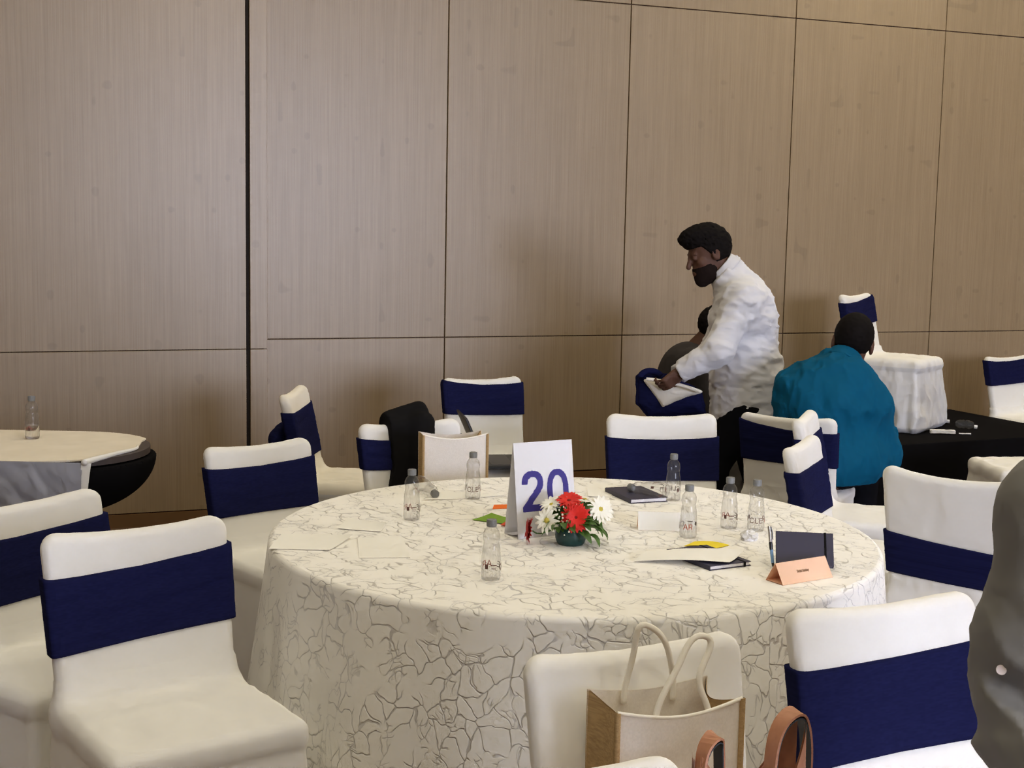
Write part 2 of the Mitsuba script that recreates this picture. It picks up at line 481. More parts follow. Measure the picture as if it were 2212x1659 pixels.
def d_back(p, w=BW, grow=0.0):
    q = back_local(p, w)
    hw = w / 2 - 0.012 * np.clip((BTOP - q[:, 2]) / 0.4, 0, 1)
    z0, z1, r = 0.36, BTOP, 0.045
    dx = np.abs(q[:, 0]) - hw + r
    dz = np.abs(q[:, 2] - (z0 + z1) / 2) - (z1 - z0) / 2 + r
    d2 = np.hypot(np.maximum(dx, 0), np.maximum(dz, 0)) + np.minimum(np.maximum(dx, dz), 0) - r
    rho, b = 0.021, 0.024
    a1, a2 = d2 + rho, np.abs(q[:, 1]) - b + rho
    return np.hypot(np.maximum(a1, 0), np.maximum(a2, 0)) + np.minimum(np.maximum(a1, a2), 0) - rho - grow


def d_seat(p):
    q = p - np.array([0, 0.03, SEAT - 0.035])
    crown = 0.010 * np.clip(1 - (q[:, 0] / 0.23) ** 2, 0, 1) * np.clip(1 - (q[:, 1] / 0.23) ** 2, 0, 1)
    q = q - np.stack([0 * crown, 0 * crown, crown * (q[:, 2] > 0)], -1)
    return rbox(q, (0.235, 0.235, 0.035), 0.028)


def d_skirt(p):
    fl = 0.022 * np.clip(1 - p[:, 2] / 0.44, 0, 1)
    q = np.abs(p[:, :2] - np.array([0, 0.02])) - (np.array([0.228, 0.232]) + fl[:, None] - 0.02)
    d2 = np.linalg.norm(np.maximum(q, 0), axis=1) + np.minimum(q.max(1), 0) - 0.02
    return np.maximum(d2, np.abs(p[:, 2] - 0.222) - 0.219)


def d_cover(p):
    return smin(smin(d_back(p), d_seat(p), 0.05), d_skirt(p), 0.012)


COVER = nets(d_cover, (-0.29, -0.38, -0.02), (0.29, 0.34, 0.93), 0.009)
cv, cf = np.asarray(COVER.vertices), np.asarray(COVER.faces)
cc = cv[cf].mean(1)
CLS = np.where(cc[:, 2] < 0.425, 2, np.where((d_back(cc) < d_seat(cc)), 0, 1))
CN = vnormals(cv, cf)


def sash_mesh(w, zt, zb, seed, off=0.0085):
    """A band round the backrest; zt, zb = (left end, right end) of its upper and lower edge, seen from in front."""
    nl, nz = 120, 22
    t = np.arange(nl) * 2 * np.pi / nl
    hw, hb = w / 2 + off, 0.024 + off
    c, s = np.cos(t), np.sin(t)
    e = 0.14
    X = np.sign(c) * np.abs(c) ** 0.16 * hw
    Y = np.sign(s) * np.abs(s) ** 0.34 * hb
    ln = np.stack([X, Y], -1)
    u = (X / hw + 1) / 2              # 0 at -x, which is the right end seen from in front
    top = zt[1] + (zt[0] - zt[1]) * u
    bot = zb[1] + (zb[0] - zb[1]) * u
    rows = []
    for k in range(nz):
        f = k / (nz - 1)
        g = np.clip((f - 0.06) / 0.88, 0, 1)
        z = bot + (top - bot) * g
        inn = 1.0 if 0 < k < nz - 1 else 0.0
        d = np.stack([X * 4 + 3 * seed, np.sign(Y), z * 42 + X * 7 * math.sin(seed)], -1)
        wr = 0.0075 * np.maximum(ridged(d, 0.8, seed, 2) - 0.35, -0.25) * inn * np.sin(np.pi * g) ** 0.5
        shr = (1.0 if inn else 0.955)
        wx = np.where(np.abs(X) > hw - .02, 0.4, 1.0)
        rows.append((X * (1 + 0.002 * inn) * (shr if not inn else 1) , (Y + np.sign(Y) * wr * wx) * (0.72 if not inn else 1), z + 0 * X))
    V = []
    for X_, Y_, z_ in rows:
        cz = np.clip(z_ - (BTOP - 0.045), 0, 0.044)
        hwz = 1 - 0.05 * np.clip((BTOP - z_) / 0.4, 0, 1) - (0.045 - np.sqrt(0.045 ** 2 - cz ** 2)) / (w / 2)
        x = X_ * hwz
        sag = 0.020 * np.clip(1 - (x / (w / 2)) ** 2, 0, 1) * np.clip((z_ - 0.62) / 0.24, 0, 1)
        z = z_ - sag
        y = -0.185 - REC * (z - SEAT) + 0.28 * x ** 2 + Y_ / math.cos(math.radians(12))
        V.append(np.stack([x, y, z], -1))
    m = trimesh.Trimesh(np.vstack(V), grid_faces(nz, nl, True), process=False)
    return m


def chair(label, x, y, yaw, w=BW, h=1.0, sash=None, z=0.0, seed=1, skirt='mat_cover', cover='mat_cover', group='covered banquet chairs with navy sashes', knot=False, crease=0.5):
    k = thing('banquet_chair', label, 'chair', group)
    R = rotz(yaw)
    v = cv.copy()
    wr = ridged(v + np.array([seed * 3.7, 0, 0]), np.array([11, 11, 5.0]), seed) * 0.0045 * crease
    low = np.clip((0.44 - v[:, 2]) / 0.44, 0, 1)
    wr += low ** 0.6 * 0.016 * crease * ridged(v + np.array([seed * 1.3, 5, 0]), np.array([9, 9, 2.6]), seed + 5)
    pull = np.exp(-((v[:, 2] - 0.50) / 0.05) ** 2) * 0.006 * ridged(v + seed, np.array([14, 14, 9.0]), seed + 9)
    wr += pull
    wr *= np.clip(v[:, 2] / 0.03, 0, 1)
    wr = np.where(v[:, 2] > 0.52, np.clip(wr, -0.003, 0.002), wr)
    v = v + CN * wr[:, None]
    S = np.array([w / BW, 1, h])
    v = (v * S) @ R.T + np.array([x, y, z])
    split_obj(['backrest', 'seat', 'skirt'], CLS, v, cf, [cover, cover, skirt], k)
    if sash:
        m = sash_mesh(BW, sash[0], sash[1], seed)
        m.vertices = (np.asarray(m.vertices) * S) @ R.T + np.array([x, y, z])
        b = obj('sash', m, 'mat_navy', k, smooth=True)
        if knot:
            zz = (sash[0][0] + sash[0][1] + sash[1][0] + sash[1][1]) / 4

            def dk(p):
                y0 = -0.185 - REC * (zz - SEAT) - 0.05
                a = ell(p, (0, y0 - 0.02, zz), (0.05, 0.045, 0.045))
                b1 = ell(p, (0.08, y0 - 0.03, zz - 0.03), (0.075, 0.045, 0.06))
                b2 = ell(p, (-0.08, y0 - 0.03, zz - 0.03), (0.075, 0.045, 0.06))
                c1 = seg(p, (0.03, y0 - .02, zz), (0.06, y0 - 0.02, zz - 0.22), 0.02, 0.04)
                c2 = seg(p, (-0.03, y0 - .02, zz), (-0.05, y0 - 0.02, zz - 0.25), 0.02, 0.04)
                return union([a, b1, b2, c1, c2], 0.03) - 0.004 * ridged(p, 30, 3)
            m = nets(dk, (-0.2, -0.48, zz - 0.32), (0.2, -0.15, zz + 0.1), 0.012)
            m.vertices = (np.asarray(m.vertices) * S) @ R.T + np.array([x, y, z])
            obj('bow', m, 'mat_navy', b, smooth=True)
    return k


def by_corners(l, r, z=BTOP, front=True, base=0.0):
    """Where a chair stands whose upper back corners are at these two places."""
    p, q = on(*l, z + base), on(*r, z + base)
    u = unit((q - p)[:2])
    n = np.array([u[1], -u[0]]) * (1 if front else -1)
    o = (p + q)[:2] / 2 + n * 0.275
    return o[0], o[1], math.atan2(-n[0], n[1]), float(np.linalg.norm(q - p))


def facing(px, py, z, nx, ny, back=0.275):
    """The middle of the upper back edge at this place, facing along (nx, ny)."""
    p = on(px, py, z)
    n = unit((nx, ny))
    return p[0] + n[0] * back, p[1] + n[1] * back, math.atan2(-n[0], n[1])


x, y, a, w = by_corners((80, 1150), (478, 1105))
CH_A = (x, y, a)
chair('white covered chair with navy sash nearest at bottom left, its seat facing the viewer', x, y, a, w, sash=((0.775, 0.81), (0.585, 0.615)), seed=2, crease=0.45)
x, y, a, w = by_corners((-200, 1118), (203, 1047), z=0.845)
chair('white covered chair with navy sash cut off by the left edge of the photo', x, y, a, w, h=0.955, sash=((0.785, 0.80), (0.585, 0.60)), seed=3)
x, y, a, w = by_corners((440, 962), (655, 940), z=0.838)
CH_C = (x, y, a)
chair('white covered chair with navy sash at the left rim of the round table', x, y, a, 0.46, h=0.945, sash=((0.80, 0.81), (0.61, 0.61)), seed=4)
x, y, a = facing(626, 842, 0.88, 0.99, -0.04)
chair('white covered chair seen from the side against the wall, navy bow tied at its back', x, y, a, 0.46, sash=((0.80, 0.80), (0.56, 0.56)), seed=5, knot=True, cover='mat_cover_cream', skirt='mat_cover_satin', crease=1.0)
x, y, a, w = by_corners((770, 915), (985, 900), z=0.865)
CH_E = (x, y, a)
chair('white covered chair with a black jacket hung over its back', x, y, a, w, h=0.98, sash=((0.825, 0.815), (0.70, 0.68)), seed=6)
x, y, a, w = by_corners((953, 814), (1122, 810))
CH_F = (x, y, a)
chair('white covered chair against the wall whose lopsided navy sash reaches its top corner', x, y, a, w, sash=((0.872, 0.852), (0.70, 0.685)), seed=7)
x, y, a, w = by_corners((1308, 890), (1545, 890))
chair('white covered chair with level navy sash below the man in the white shirt', x, y, a, w, sash=((0.785, 0.785), (0.60, 0.60)), seed=8)
x, y, a, w = by_corners((1600, 888), (1806, 904), front=False, z=0.835)
CH_H = (x, y, a)
chair('white covered chair with the man in the teal shirt sitting on it', x, y, a, 0.45, h=0.945, sash=((0.805, 0.85), (0.63, 0.645)), seed=9)
x, y, a = facing(1730, 893, 0.885, 0.93, -0.36)
chair('covered chair wedged sideways before the chair of the man in the teal shirt', x, y, a, 0.42, h=1.0, sash=((0.80, 0.80), (0.60, 0.60)), seed=10, cover='mat_cover')
x, y, a = facing(1722, 951, 0.865, 0.90, -0.43)
chair('white covered chair turned sideways at the right back rim of the round table', x, y, a, 0.45, h=0.98, sash=((0.79, 0.79), (0.59, 0.59)), seed=11)
x, y, a, w = by_corners((1915, 1003), (2185, 1042), z=0.915, front=False)
chair('white covered chair right of the round table with its navy sash hanging low', x, y, a, 0.46, h=1.035, sash=((0.645, 0.665), (0.525, 0.525)), seed=12, crease=0.7)
x, y, a, w = by_corners((1690, 1312), (2085, 1266))
chair('large white covered chair with broad navy sash at bottom right beside the grey sleeve', x, y, a, w, sash=((0.765, 0.785), (0.565, 0.575)), seed=13, crease=0.6)
x, y, a, w = by_corners((1122, 1410), (1580, 1352))
CH_M = (x, y, a)
chair('white covered chair without a sash carrying the jute bag with rope handles', x, y, a, w, seed=14, group='covered banquet chairs without a sash', crease=0.5)
x, y, a, w = by_corners((775, 1692), (1500, 1612))
chair('white covered chair back only just showing at the bottom edge below the jute bag', x, y, a, 0.46, seed=15, group='covered banquet chairs without a sash', crease=0.4)

# ------------------------------------------------------------------ low black platform with a chair on it
PH = 0.45
pf0, pf1 = on(1930, 962, PH), on(2212, 945, PH)
bk = on(2047, 884, PH)
u = unit((pf1 - pf0)[:2]); u3 = np.array([u[0], u[1], 0]); v3 = np.array([-u[1], u[0], 0])
s_r = float((bk - pf0) @ u3) + 0.02; n_b = float((bk - pf0) @ v3)
FRP = frame(u3, v3, [0, 0, 1])
k = thing('platform', 'low platform covered with black cloth before the right wall, carrying a chair', 'platform')
L0, L1 = -0.45, s_r


def black_drape():
    per = []
    c = [(L0, 0), (L1, 0), (L1, n_b), (L0, n_b)]
    for i in range(4):
        a_, b_ = np.array(c[i], float), np.array(c[(i + 1) % 4], float)
        for t in np.arange(40) / 40:
            per.append(a_ + (b_ - a_) * t)
    per = np.array(per)
    cen = per.mean(0)
    out = per - cen
    nrm = out / np.linalg.norm(out, axis=1, keepdims=True)
    rows = [np.c_[cen + out * 0.02, np.full(len(per), PH)], np.c_[cen + out * 0.9, np.full(len(per), PH)], np.c_[per - nrm * 0.006, np.full(len(per), PH)], np.c_[per, np.full(len(per), PH - 0.008)]]
    for f in (0.3, 0.6, 1.0):
        wv = 0.018 * f * np.sin(np.arange(len(per)) * 0.9 + 2 * np.sin(np.arange(len(per)) * 0.23))
        rows.append(np.c_[per + nrm * (wv + 0.02 * f)[:, None], np.full(len(per), PH - 0.008 - (PH - 0.012) * f)])
    vv = np.vstack(rows)
    return trimesh.Trimesh(vv, grid_faces(len(rows), len(per), True), process=False)


m = black_drape(); m.faces = m.faces[:, ::-1]
obj('cloth', moved(m, FRP, [pf0[0], pf0[1], 0]), 'mat_black_cloth', k, smooth=40)
obj('deck', moved(box(L1 - L0 - .06, n_b - .06, PH - 0.02, ((L0 + L1) / 2, n_b / 2, (PH - 0.02) / 2)), FRP, [pf0[0], pf0[1], 0]), 'mat_table_edge', k)
x, y, a = facing(1842, 634, 1.285, 0.80, -0.60)
chair('white covered chair with a wrinkled satin skirt standing on the black platform', x, y, a, 0.46, h=0.945, sash=((0.825, 0.872), (0.66, 0.69)), z=PH + .002, seed=16, skirt='mat_cover_satin', crease=2.2)
CH_O = (x, y, a)
x, y, a = facing(2172, 768, 0.85, 0.50, -0.86)
chair('white covered chair with navy sash at the right edge behind the black platform', x, y, a, 0.45, h=0.965, sash=((0.855, 0.872), (0.68, 0.70)), seed=17, crease=0.9)
p = on(2185, 1005, 0.465)
chair('white covered chair seat with a creased cover at the right edge above the grey sleeve', p[0] + 0.12, p[1] + 0.02, math.radians(95), 0.46, seed=18, group='covered banquet chairs without a sash', crease=1.6)

# a low stool under a creased grey cloth
p = at(1568, 1000, 7.3)


def d_stool(q):
    q = q - np.array([p[0], 7.3, 0])
    b = rbox(q - np.array([0, 0, 0.24]), (0.16, 0.16, 0.225), 0.06)
    return b - 0.014 * ridged(q, np.array([9, 9, 5.0]), 4)


m = nets(d_stool, (p[0] - .24, 7.05, -0.01), (p[0] + .24, 7.55, 0.52), 0.011)
tag(obj('covered_stool', m, 'mat_grey_cloth', smooth=True), 'low stool under a creased grey cloth, left of the white shirted man\'s trousers', 'stool')

# ------------------------------------------------------------------ the round table
TC, TR_, TZ = np.array([0.1943, 4.0175]), 0.915, 0.75
k = thing('round_table', 'large round banquet table under a white crackle patterned cloth, marked 20', 'table')
NTH = 900
th = np.arange(NTH) * 2 * np.pi / NTH


def folds(t):
    s = 0.5 * np.sin(9 * t + 0.8 + 1.2 * np.sin(2 * t)) + 0.35 * np.sin(14 * t + 2.1 * np.sin(3 * t + 1)) + 0.3 * np.sin(5 * t + 2)
    return s


FO = folds(th)
prof = [(0.0, 0, 0), (0.3, 0, 0), (0.6, 0, 0), (0.85, 0, 0), (0.9, 0, 0), (0.905, -0.0008, 0), (0.911, -0.004, 0), (0.915, -0.009, 0), (0.917, -0.016, 0.02)]
for q in np.linspace(0.04, 0.745, 40):
    prof.append((0.917 + 0.075 * (q / 0.745) ** 1.15, -q, (q / 0.745) ** 0.75))
V, UV = [], []
arc = 0.0
for i, (r, dz, fm) in enumerate(prof):
    if i:
        arc += math.hypot(prof[i][0] - prof[i - 1][0], prof[i][1] - prof[i - 1][1])
    rr = r + fm * 0.055 * FO
    V.append(np.stack([TC[0] + rr * np.cos(th), TC[1] + rr * np.sin(th), np.full(NTH, TZ + dz)], -1))
    UV.append(np.stack([arc * np.cos(th), arc * np.sin(th)], -1))
m = trimesh.Trimesh(np.vstack(V), grid_faces(len(prof), NTH, True)[:, ::-1], process=False)
if vnormals(np.asarray(m.vertices), np.asarray(m.faces))[NTH * 3][2] < 0:
    m.faces = m.faces[:, ::-1]
obj('tablecloth', m, 'mat_tablecloth', k, smooth=True, uv=np.vstack(UV))
obj('tabletop', moved(lathe([(0, 0.723), (0.9, 0.723), (0.905, 0.735), (0.9, 0.747), (0, 0.747)], 64), None, [TC[0], TC[1], 0]), 'mat_table_edge', k, smooth=30)
obj('pedestal', moved(lathe([(0, 0.0), (0.35, 0.0), (0.35, 0.03), (0.06, 0.06), (0.05, 0.70), (0.3, 0.722), (0, 0.722)], 32), None, [TC[0], TC[1], 0]), 'mat_table_edge', k, smooth=30)

# ------------------------------------------------------------------ the table at the left with its cloth pulled back
pr = on(318, 966, TZ)
LTC = np.array([pr[0] - 0.37, pr[1] + 0.0]); LR = 0.37
k = thing('oval_table', 'table at left with a white cloth pulled back from its dark rounded end', 'table')


def racetrack(r, x0, n=40, cx=LTC[0], cy=LTC[1]):
    a_ = np.linspace(-np.pi / 2, np.pi / 2, n)
    pts = np.c_[cx + r * np.cos(a_), cy + r * np.sin(a_)]
    return Polygon(np.vstack([pts, [[x0, cy + r], [x0, cy - r]]]))


XL = -3.6
tp = trimesh.creation.extrude_polygon(racetrack(LR, XL), 0.025)
obj('tabletop', moved(tp, None, [0, 0, TZ - 0.03]), 'mat_table_edge', k, smooth=30)
obj('leg', moved(cat(*[box(0.04, 0.04, TZ - 0.03, (sx, sy, (TZ - 0.03) / 2)) for sx, sy in ((LTC[0] - .3, LTC[1]),)]), None), 'mat_table_edge', k)
obj('leg', box(0.04, 0.6, TZ - 0.03, (XL + .3, LTC[1], (TZ - 0.03) / 2)), 'mat_table_edge', k)


def d_under(q):
    e = ell(q, (LTC[0] + 0.02, LTC[1], 0.712), (0.375, 0.36, 0.24))
    return np.maximum(e, q[:, 2] - 0.712 + 0.0 * q[:, 0])


obj('under_cover', nets(d_under, (LTC[0] - .42, LTC[1] - .42, .44), (LTC[0] + .46, LTC[1] + .42, .74), 0.014), 'mat_black_cloth', k, smooth=40)
# white cloth: top and front drop
edge = [on(*q, TZ)[:2] for q in ((182, 1001), (205, 993), (232, 986), (258, 979), (284, 973), (297, 965), (303, 958), (306, 953))]
xd = edge[0][0]
wav = Polygon([(XL - 1, LTC[1] - 2), (xd, LTC[1] - 2)] + [tuple(q) for q in edge] + [(edge[-1][0] - .02, LTC[1] + 2), (XL - 1, LTC[1] + 2)])
poly = racetrack(LR + 0.006, XL).intersection(wav)
ct = trimesh.creation.extrude_polygon(poly, 0.006)
ck = obj('cloth', moved(ct, None, [0, 0, TZ - 0.005]), 'mat_linen', k, smooth=30)
nu, nv = 160, 30
uu, vv = np.meshgrid(np.linspace(XL, xd - 0.01, nu), np.linspace(0, 0.55, nv))
P3 = np.stack([uu, np.full_like(uu, LTC[1] - LR - 0.012), TZ - vv], -1).reshape(-1, 3)
P3[:, 1] = np.maximum(P3[:, 1], LTC[1] - LR - 0.012)
P3[:, 1] -= 0.03 * np.clip(vv.ravel() / 0.5, 0, 1) * (1.2 + ridged(P3, np.array([6, 1, 4.0]), 3)) + 0.016 * ridged(P3 @ np.array([[1, 0, .6], [0, 1, 0], [-.5, 0, 1]]), np.array([12, 1, 14.0]), 8) * np.clip(vv.ravel() / .05, 0, 1)
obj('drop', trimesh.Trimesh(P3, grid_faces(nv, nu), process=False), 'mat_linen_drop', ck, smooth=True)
yf = LTC[1] - LR - .012
pp = np.array([[xd + .005, yf, TZ], [xd - .005, yf - .015, TZ - .10], [xd - .015, yf - .035, TZ - .3], [xd - .02, yf - .045, TZ - .55]])
obj('hem', ribbon(spline(pp, 20), (1, 0, 0), 0.035, 0.006), 'mat_cover', ck, smooth=30)
pp = np.array([[q[0], q[1], TZ + .002] for q in edge[:6]])
obj('hem', tube(spline(pp, 24), np.linspace(.013, .005, 24), 8), 'mat_cover', ck, smooth=True)

# ------------------------------------------------------------------ bottles
BOT = np.array([(0, 0.0015), (0.015, 0.0015), (0.022, 0.0), (0.0255, 0.004), (0.0262, 0.012), (0.0262, 0.052), (0.0255, 0.058), (0.0235, 0.082), (0.0212, 0.094), (0.0205, 0.100), (0.0218, 0.106), (0.0226, 0.114),
                (0.0215, 0.124), (0.0175, 0.133), (0.0125, 0.139), (0.0112, 0.143), (0.0112, 0.150)])


def fine(prof, n=70):
    from scipy.interpolate import PchipInterpolator
    d = np.r_[0, np.cumsum(np.linalg.norm(np.diff(prof, axis=0), axis=1))]
    return PchipInterpolator(d, prof)(np.linspace(0, d[-1], n))


BODY = lathe(fine(BOT), 40)
CAPM = lathe([(0, 0.1415), (0.0125, 0.1415), (0.0135, 0.143), (0.0135, 0.158), (0.0125, 0.160), (0, 0.1605)], 32)


def wrap(m, r, zc, a0):
    m = m.copy()
    for _ in range(1):
        m = m.subdivide_to_size(0.004) if hasattr(m, 'subdivide_to_size') else m
    v = np.asarray(m.vertices)
    a_ = a0 + v[:, 0] / r
    rr = r + v[:, 2]
    m.vertices = np.stack([rr * np.cos(a_), rr * np.sin(a_), zc + v[:, 1]], -1)
    return m


def centered(m, x=True):
    b = m.bounds
    m = m.copy()
    m.vertices = np.asarray(m.vertices) - np.array([(b[0][0] + b[1][0]) / 2, 0, 0])
    return m


TX_CLE = centered(meshkit.text_mesh('CLE', 0.0165, 0.0003))
TX_AR = centered(meshkit.text_mesh('AR', 0.0165, 0.0003))
MARK = cat(box(0.008, 0.012, 0.0003, (-0.012, 0.004, 0)), box(0.016, 0.0028, 0.0003, (0.008, 0.0075, 0)), box(0.014, 0.0012, 0.0003, (0.008, 0.001, 0)), box(0.012, 0.0012, 0.0003, (0.008, -0.003, 0)))
LBL_CLE, LBL_AR, LBL_MARK = wrap(TX_CLE, 0.0265, 0.028, 0.0), wrap(TX_AR, 0.0265, 0.028, 1.85), wrap(MARK, 0.0265, 0.035, -1.75)


def bottle(label, pos, turn=0.0, lie=None, water=0.0, scale=1.0, group='small clear water bottles'):
    """lie: the horizontal direction in which the cap points, for a bottle that lies on its side."""
    k = thing('water_bottle', label, 'bottle', group)
    R = rotz(turn) * scale
    t = np.asarray(pos, float)
    if lie is not None:
        d = unit([lie[0], lie[1], 0.0])
        zz = np.array([0, 0, 1.0])
        d = unit(d - np.array([0, 0, 0.085]))
        R = frame(unit(np.cross(zz, d)), unit(np.cross(d, unit(np.cross(zz, d)))), d) @ rotz(turn) * scale
        t = t + np.array([0, 0, 0.0272 * scale])
    obj('body', moved(BODY, R, t), 'mat_plastic', k, smooth=True)
    obj('cap', moved(CAPM, R, t), 'mat_cap_grey', k, smooth=35)
    obj('lettering', moved(LBL_CLE, R, t), 'mat_print_dark', k)
    obj('lettering', moved(LBL_AR, R, t), 'mat_print_red', k)
    obj('mark', moved(LBL_MARK, R, t), 'mat_print_dark', k)
    if water:
        pr_ = fine(BOT); pr_ = pr_[pr_[:, 1] < water]
        pr_ = np.vstack([np.c_[np.maximum(pr_[:, 0] - 0.0008, 0), pr_[:, 1] + 0.001], [[pr_[-1, 0] - .0008, water], [0, water]]])
        obj('water', moved(lathe(pr_, 40), R, t), 'mat_water', k, smooth=30)
    return k


TT = TZ + 0.0005
toc = lambda x, y: -math.pi / 2 + math.atan2(-on(x, y, TT)[0], on(x, y, TT)[1])   # angle that turns a bottle's +x side to the viewer
for px, py, turn, wat, sc, lab in (
        (889, 1122, 1.75, 0, 1.0, 'clear water bottle standing on the round table at left, beside the lying one'),
        (1021, 1077, 0.0, 0, 1.0, 'clear water bottle standing at the back of the round table before the pale jute bag'),
        (1060, 1251, 1.75, 0, 1.0, 'clear water bottle standing nearest on the round table, in front of the number card'),
        (1453, 1080, 2.9, 0, 1.0, 'clear water bottle standing at the back of the round table before a navy sash'),
        (1486, 1160, -1.9, 0, 1.0, 'clear water bottle standing before the peach folded name card\'s open end'),
        (1574, 1140, 1.75, 0, 1.0, 'clear water bottle, left of the pair standing at the right of the round table'),
        (1632, 1146, 0.0, 0, 1.0, 'clear water bottle, right of the pair standing at the right, behind the crumpled foil')):
    bottle(lab, on(px, py, TT), toc(px, py) + turn, water=wat, scale=sc)
bottle('clear water bottle lying on the round table with its grey cap toward the viewer', on(905, 1058, TT), 2.0, lie=(0.42, -0.9))
p = on(70, 947, TZ + .002)
bottle('squeezed clear water bottle alone on the left table', p, toc(70, 947) + 1.75, water=0.05, scale=1.12)

# ------------------------------------------------------------------ notebooks
def notebook(label, R, t, w=0.145, d=0.21, h=0.014, elastic=True):
    """Lies in its own xy plane, thickness up."""
    k = thing('notebook', label, 'notebook')
    c_ = cat(box(w, d, 0.0022, (0, 0, 0.0011), 0.0007), box(w, d, 0.0022, (0, 0, h - 0.0011), 0.0007), box(0.0025, d, h - .002, (-w / 2 + 0.00125, 0, h / 2), 0.0007))
    obj('cover', moved(c_, R, t), 'mat_book_cover', k)
    obj('pages', moved(box(w - 0.007, d - 0.006, h - 0.0046, (-0.001, 0, h / 2)), R, t), 'mat_book_pages', k)
    if elastic:
        x_ = w / 2 - 0.022
        e = cat(box(0.006, d + .002, 0.0008, (x_, 0, h + .0003)), box(0.006, 0.001, h + .001, (x_, d / 2 + .0006, h / 2)), box(0.006, 0.001, h + .001, (x_, -d / 2 - .0006, h / 2)))
        obj('elastic_band', moved(e, R, t), 'mat_jacket', k)
    return k


def on_quad(a_, b_, z):
    p_, q_ = on(*a_, z), on(*b_, z)
    return p_, q_


# the closed one at the back: its near corner at 1360,1088, right corner 1448,1082, left back 1308,1062
c0, c1, c2 = on(1362, 1088, TT), on(1447, 1083, TT), on(1308, 1062, TT)
ux = unit((c1 - c0) * [1, 1, 0]); uy = np.array([-ux[1], ux[0], 0])
w1, d1 = np.linalg.norm(c1 - c0), 0.21
R1 = frame(ux, uy, [0, 0, 1.0])
NB1 = notebook('dark closed notebook at the back of the round table under a lying bottle', R1, c0 + ux * 0.07 + uy * 0.105, 0.14, 0.21, 0.015, False)
b0 = on(1438, 1076, TT + .016); b1 = on(1365, 1062, TT + .016)
bottle('clear water bottle lying across the dark notebook at the back of the round table', np.array([b0[0], b0[1], TT + 0.0156]), 2.6, lie=(b1 - b0)[:2])
# the one under the white sheet
c0, c1 = on(1533, 1233, TT), on(1622, 1222, TT)
ux = unit((c1 - c0) * [1, 1, 0]); uy = np.array([-ux[1], ux[0], 0])
R2 = frame(ux, uy, [0, 0, 1.0])
NBK2 = c0 + ux * 0.07 + uy * 0.105
notebook('dark notebook half hidden under a white sheet at the right of the round table', R2, NBK2, 0.14, 0.21, 0.013)
# the one standing open behind the name card
p0, p1 = on(1683, 1236, TT), on(1800, 1242, TT)
ux = unit((p1 - p0) * [1, 1, 0]); wdt = 0.155
uz = unit(np.array([-ux[1], ux[0], 0]) * 0.62 + np.array([0, 0, 0.78]))
R3 = frame(ux, uz, np.cross(ux, uz))
notebook('dark notebook leaning upright behind the peach name card', R3, (p0 + p1) / 2 + uz * 0.05 + np.array([0, 0.022, 0.012]), wdt, 0.10, 0.012, True)

# ------------------------------------------------------------------ sheets of paper
def sheet(name, label, cat_, mat, corners, z=TT, bend=0.0, group=None, lift=None, thick=0.0007, n=14):
    """A sheet over four places on the table (pixels of the photo's corners, in order), its corners lifted by lift."""
    c_ = np.array([on(*q, z) for q in corners])
    lf = np.array(lift if lift is not None else [0, 0, 0, 0], float)
    u_, v_ = np.meshgrid(np.linspace(0, 1, n), np.linspace(0, 1, n), indexing='ij')
    u_, v_ = u_.ravel()[:, None], v_.ravel()[:, None]
    w4 = np.hstack([(1 - u_) * (1 - v_), u_ * (1 - v_), u_ * v_, (1 - u_) * v_])
    P_ = w4 @ c_
    P_[:, 2] += (w4 ** 2.2) @ lf + bend * np.sin(np.pi * u_[:, 0]) + 0.0012
    top, bot = P_.copy(), P_.copy(); bot[:, 2] -= thick
    f_ = grid_faces(n, n)
    edge = np.r_[np.arange(n) * n, (n - 1) * n + np.arange(1, n), np.arange(n - 2, -1, -1) * n + n - 1, np.arange(n - 2, 0, -1)]
    e2 = np.roll(edge, -1); N_ = n * n
    side = np.vstack([np.c_[edge, e2, e2 + N_], np.c_[edge, e2 + N_, edge + N_]])
    m_ = trimesh.Trimesh(np.vstack([top, bot]), np.vstack([f_, f_[:, ::-1] + N_, side]), process=False)
    m_.fix_normals()
    return tag(obj(name, m_, mat, smooth=40), label, cat_, group)


sheet('paper_sheet', 'white sheet at the left rim of the round table, its corner hanging over the edge', 'paper', 'mat_paper', [(580, 1186), (712, 1190), (762, 1163), (610, 1152)], lift=[0, .002, .012, 0])
sheet('paper_sheet', 'white sheet flat on the cloth between the left rim and the nearest bottle', 'paper', 'mat_paper', [(776, 1206), (886, 1205), (870, 1160), (772, 1164)], lift=[0, 0, 0, .003])
sheet('paper_sheet', 'white sheet with a turned up corner left of the standing left bottle', 'paper', 'mat_paper', [(730, 1143), (822, 1150), (834, 1136), (752, 1118)], lift=[.002, .002, .010, 0])
sheet('paper_sheet', 'long white sheet at the back left of the round table before the lying bottle', 'paper', 'mat_paper', [(915, 1081), (1000, 1078), (1092, 1071), (960, 1062)], lift=[.002, 0, .002, 0])
sheet('paper_sheet', 'white sheet beside the back of the number card, near the dark notebook', 'paper', 'mat_paper', [(1270, 1074), (1318, 1074), (1330, 1060), (1268, 1056)], lift=[.003, 0, 0, 0])
sheet('paper_sheet', 'large white sheet sliding off the half hidden notebook', 'paper', 'mat_paper', [(1370, 1204), (1575, 1220), (1608, 1196), (1405, 1180)], z=TT + .014, lift=[-.012, .006, .012, -.012], bend=0.004)
sheet('sticky_note', 'yellow sticky note curling on the cloth at the right of the round table', 'sticky note', 'mat_yellow_paper', [(1478, 1180), (1540, 1188), (1576, 1178), (1500, 1171)], lift=[0, .004, 0, .001], bend=0.006)
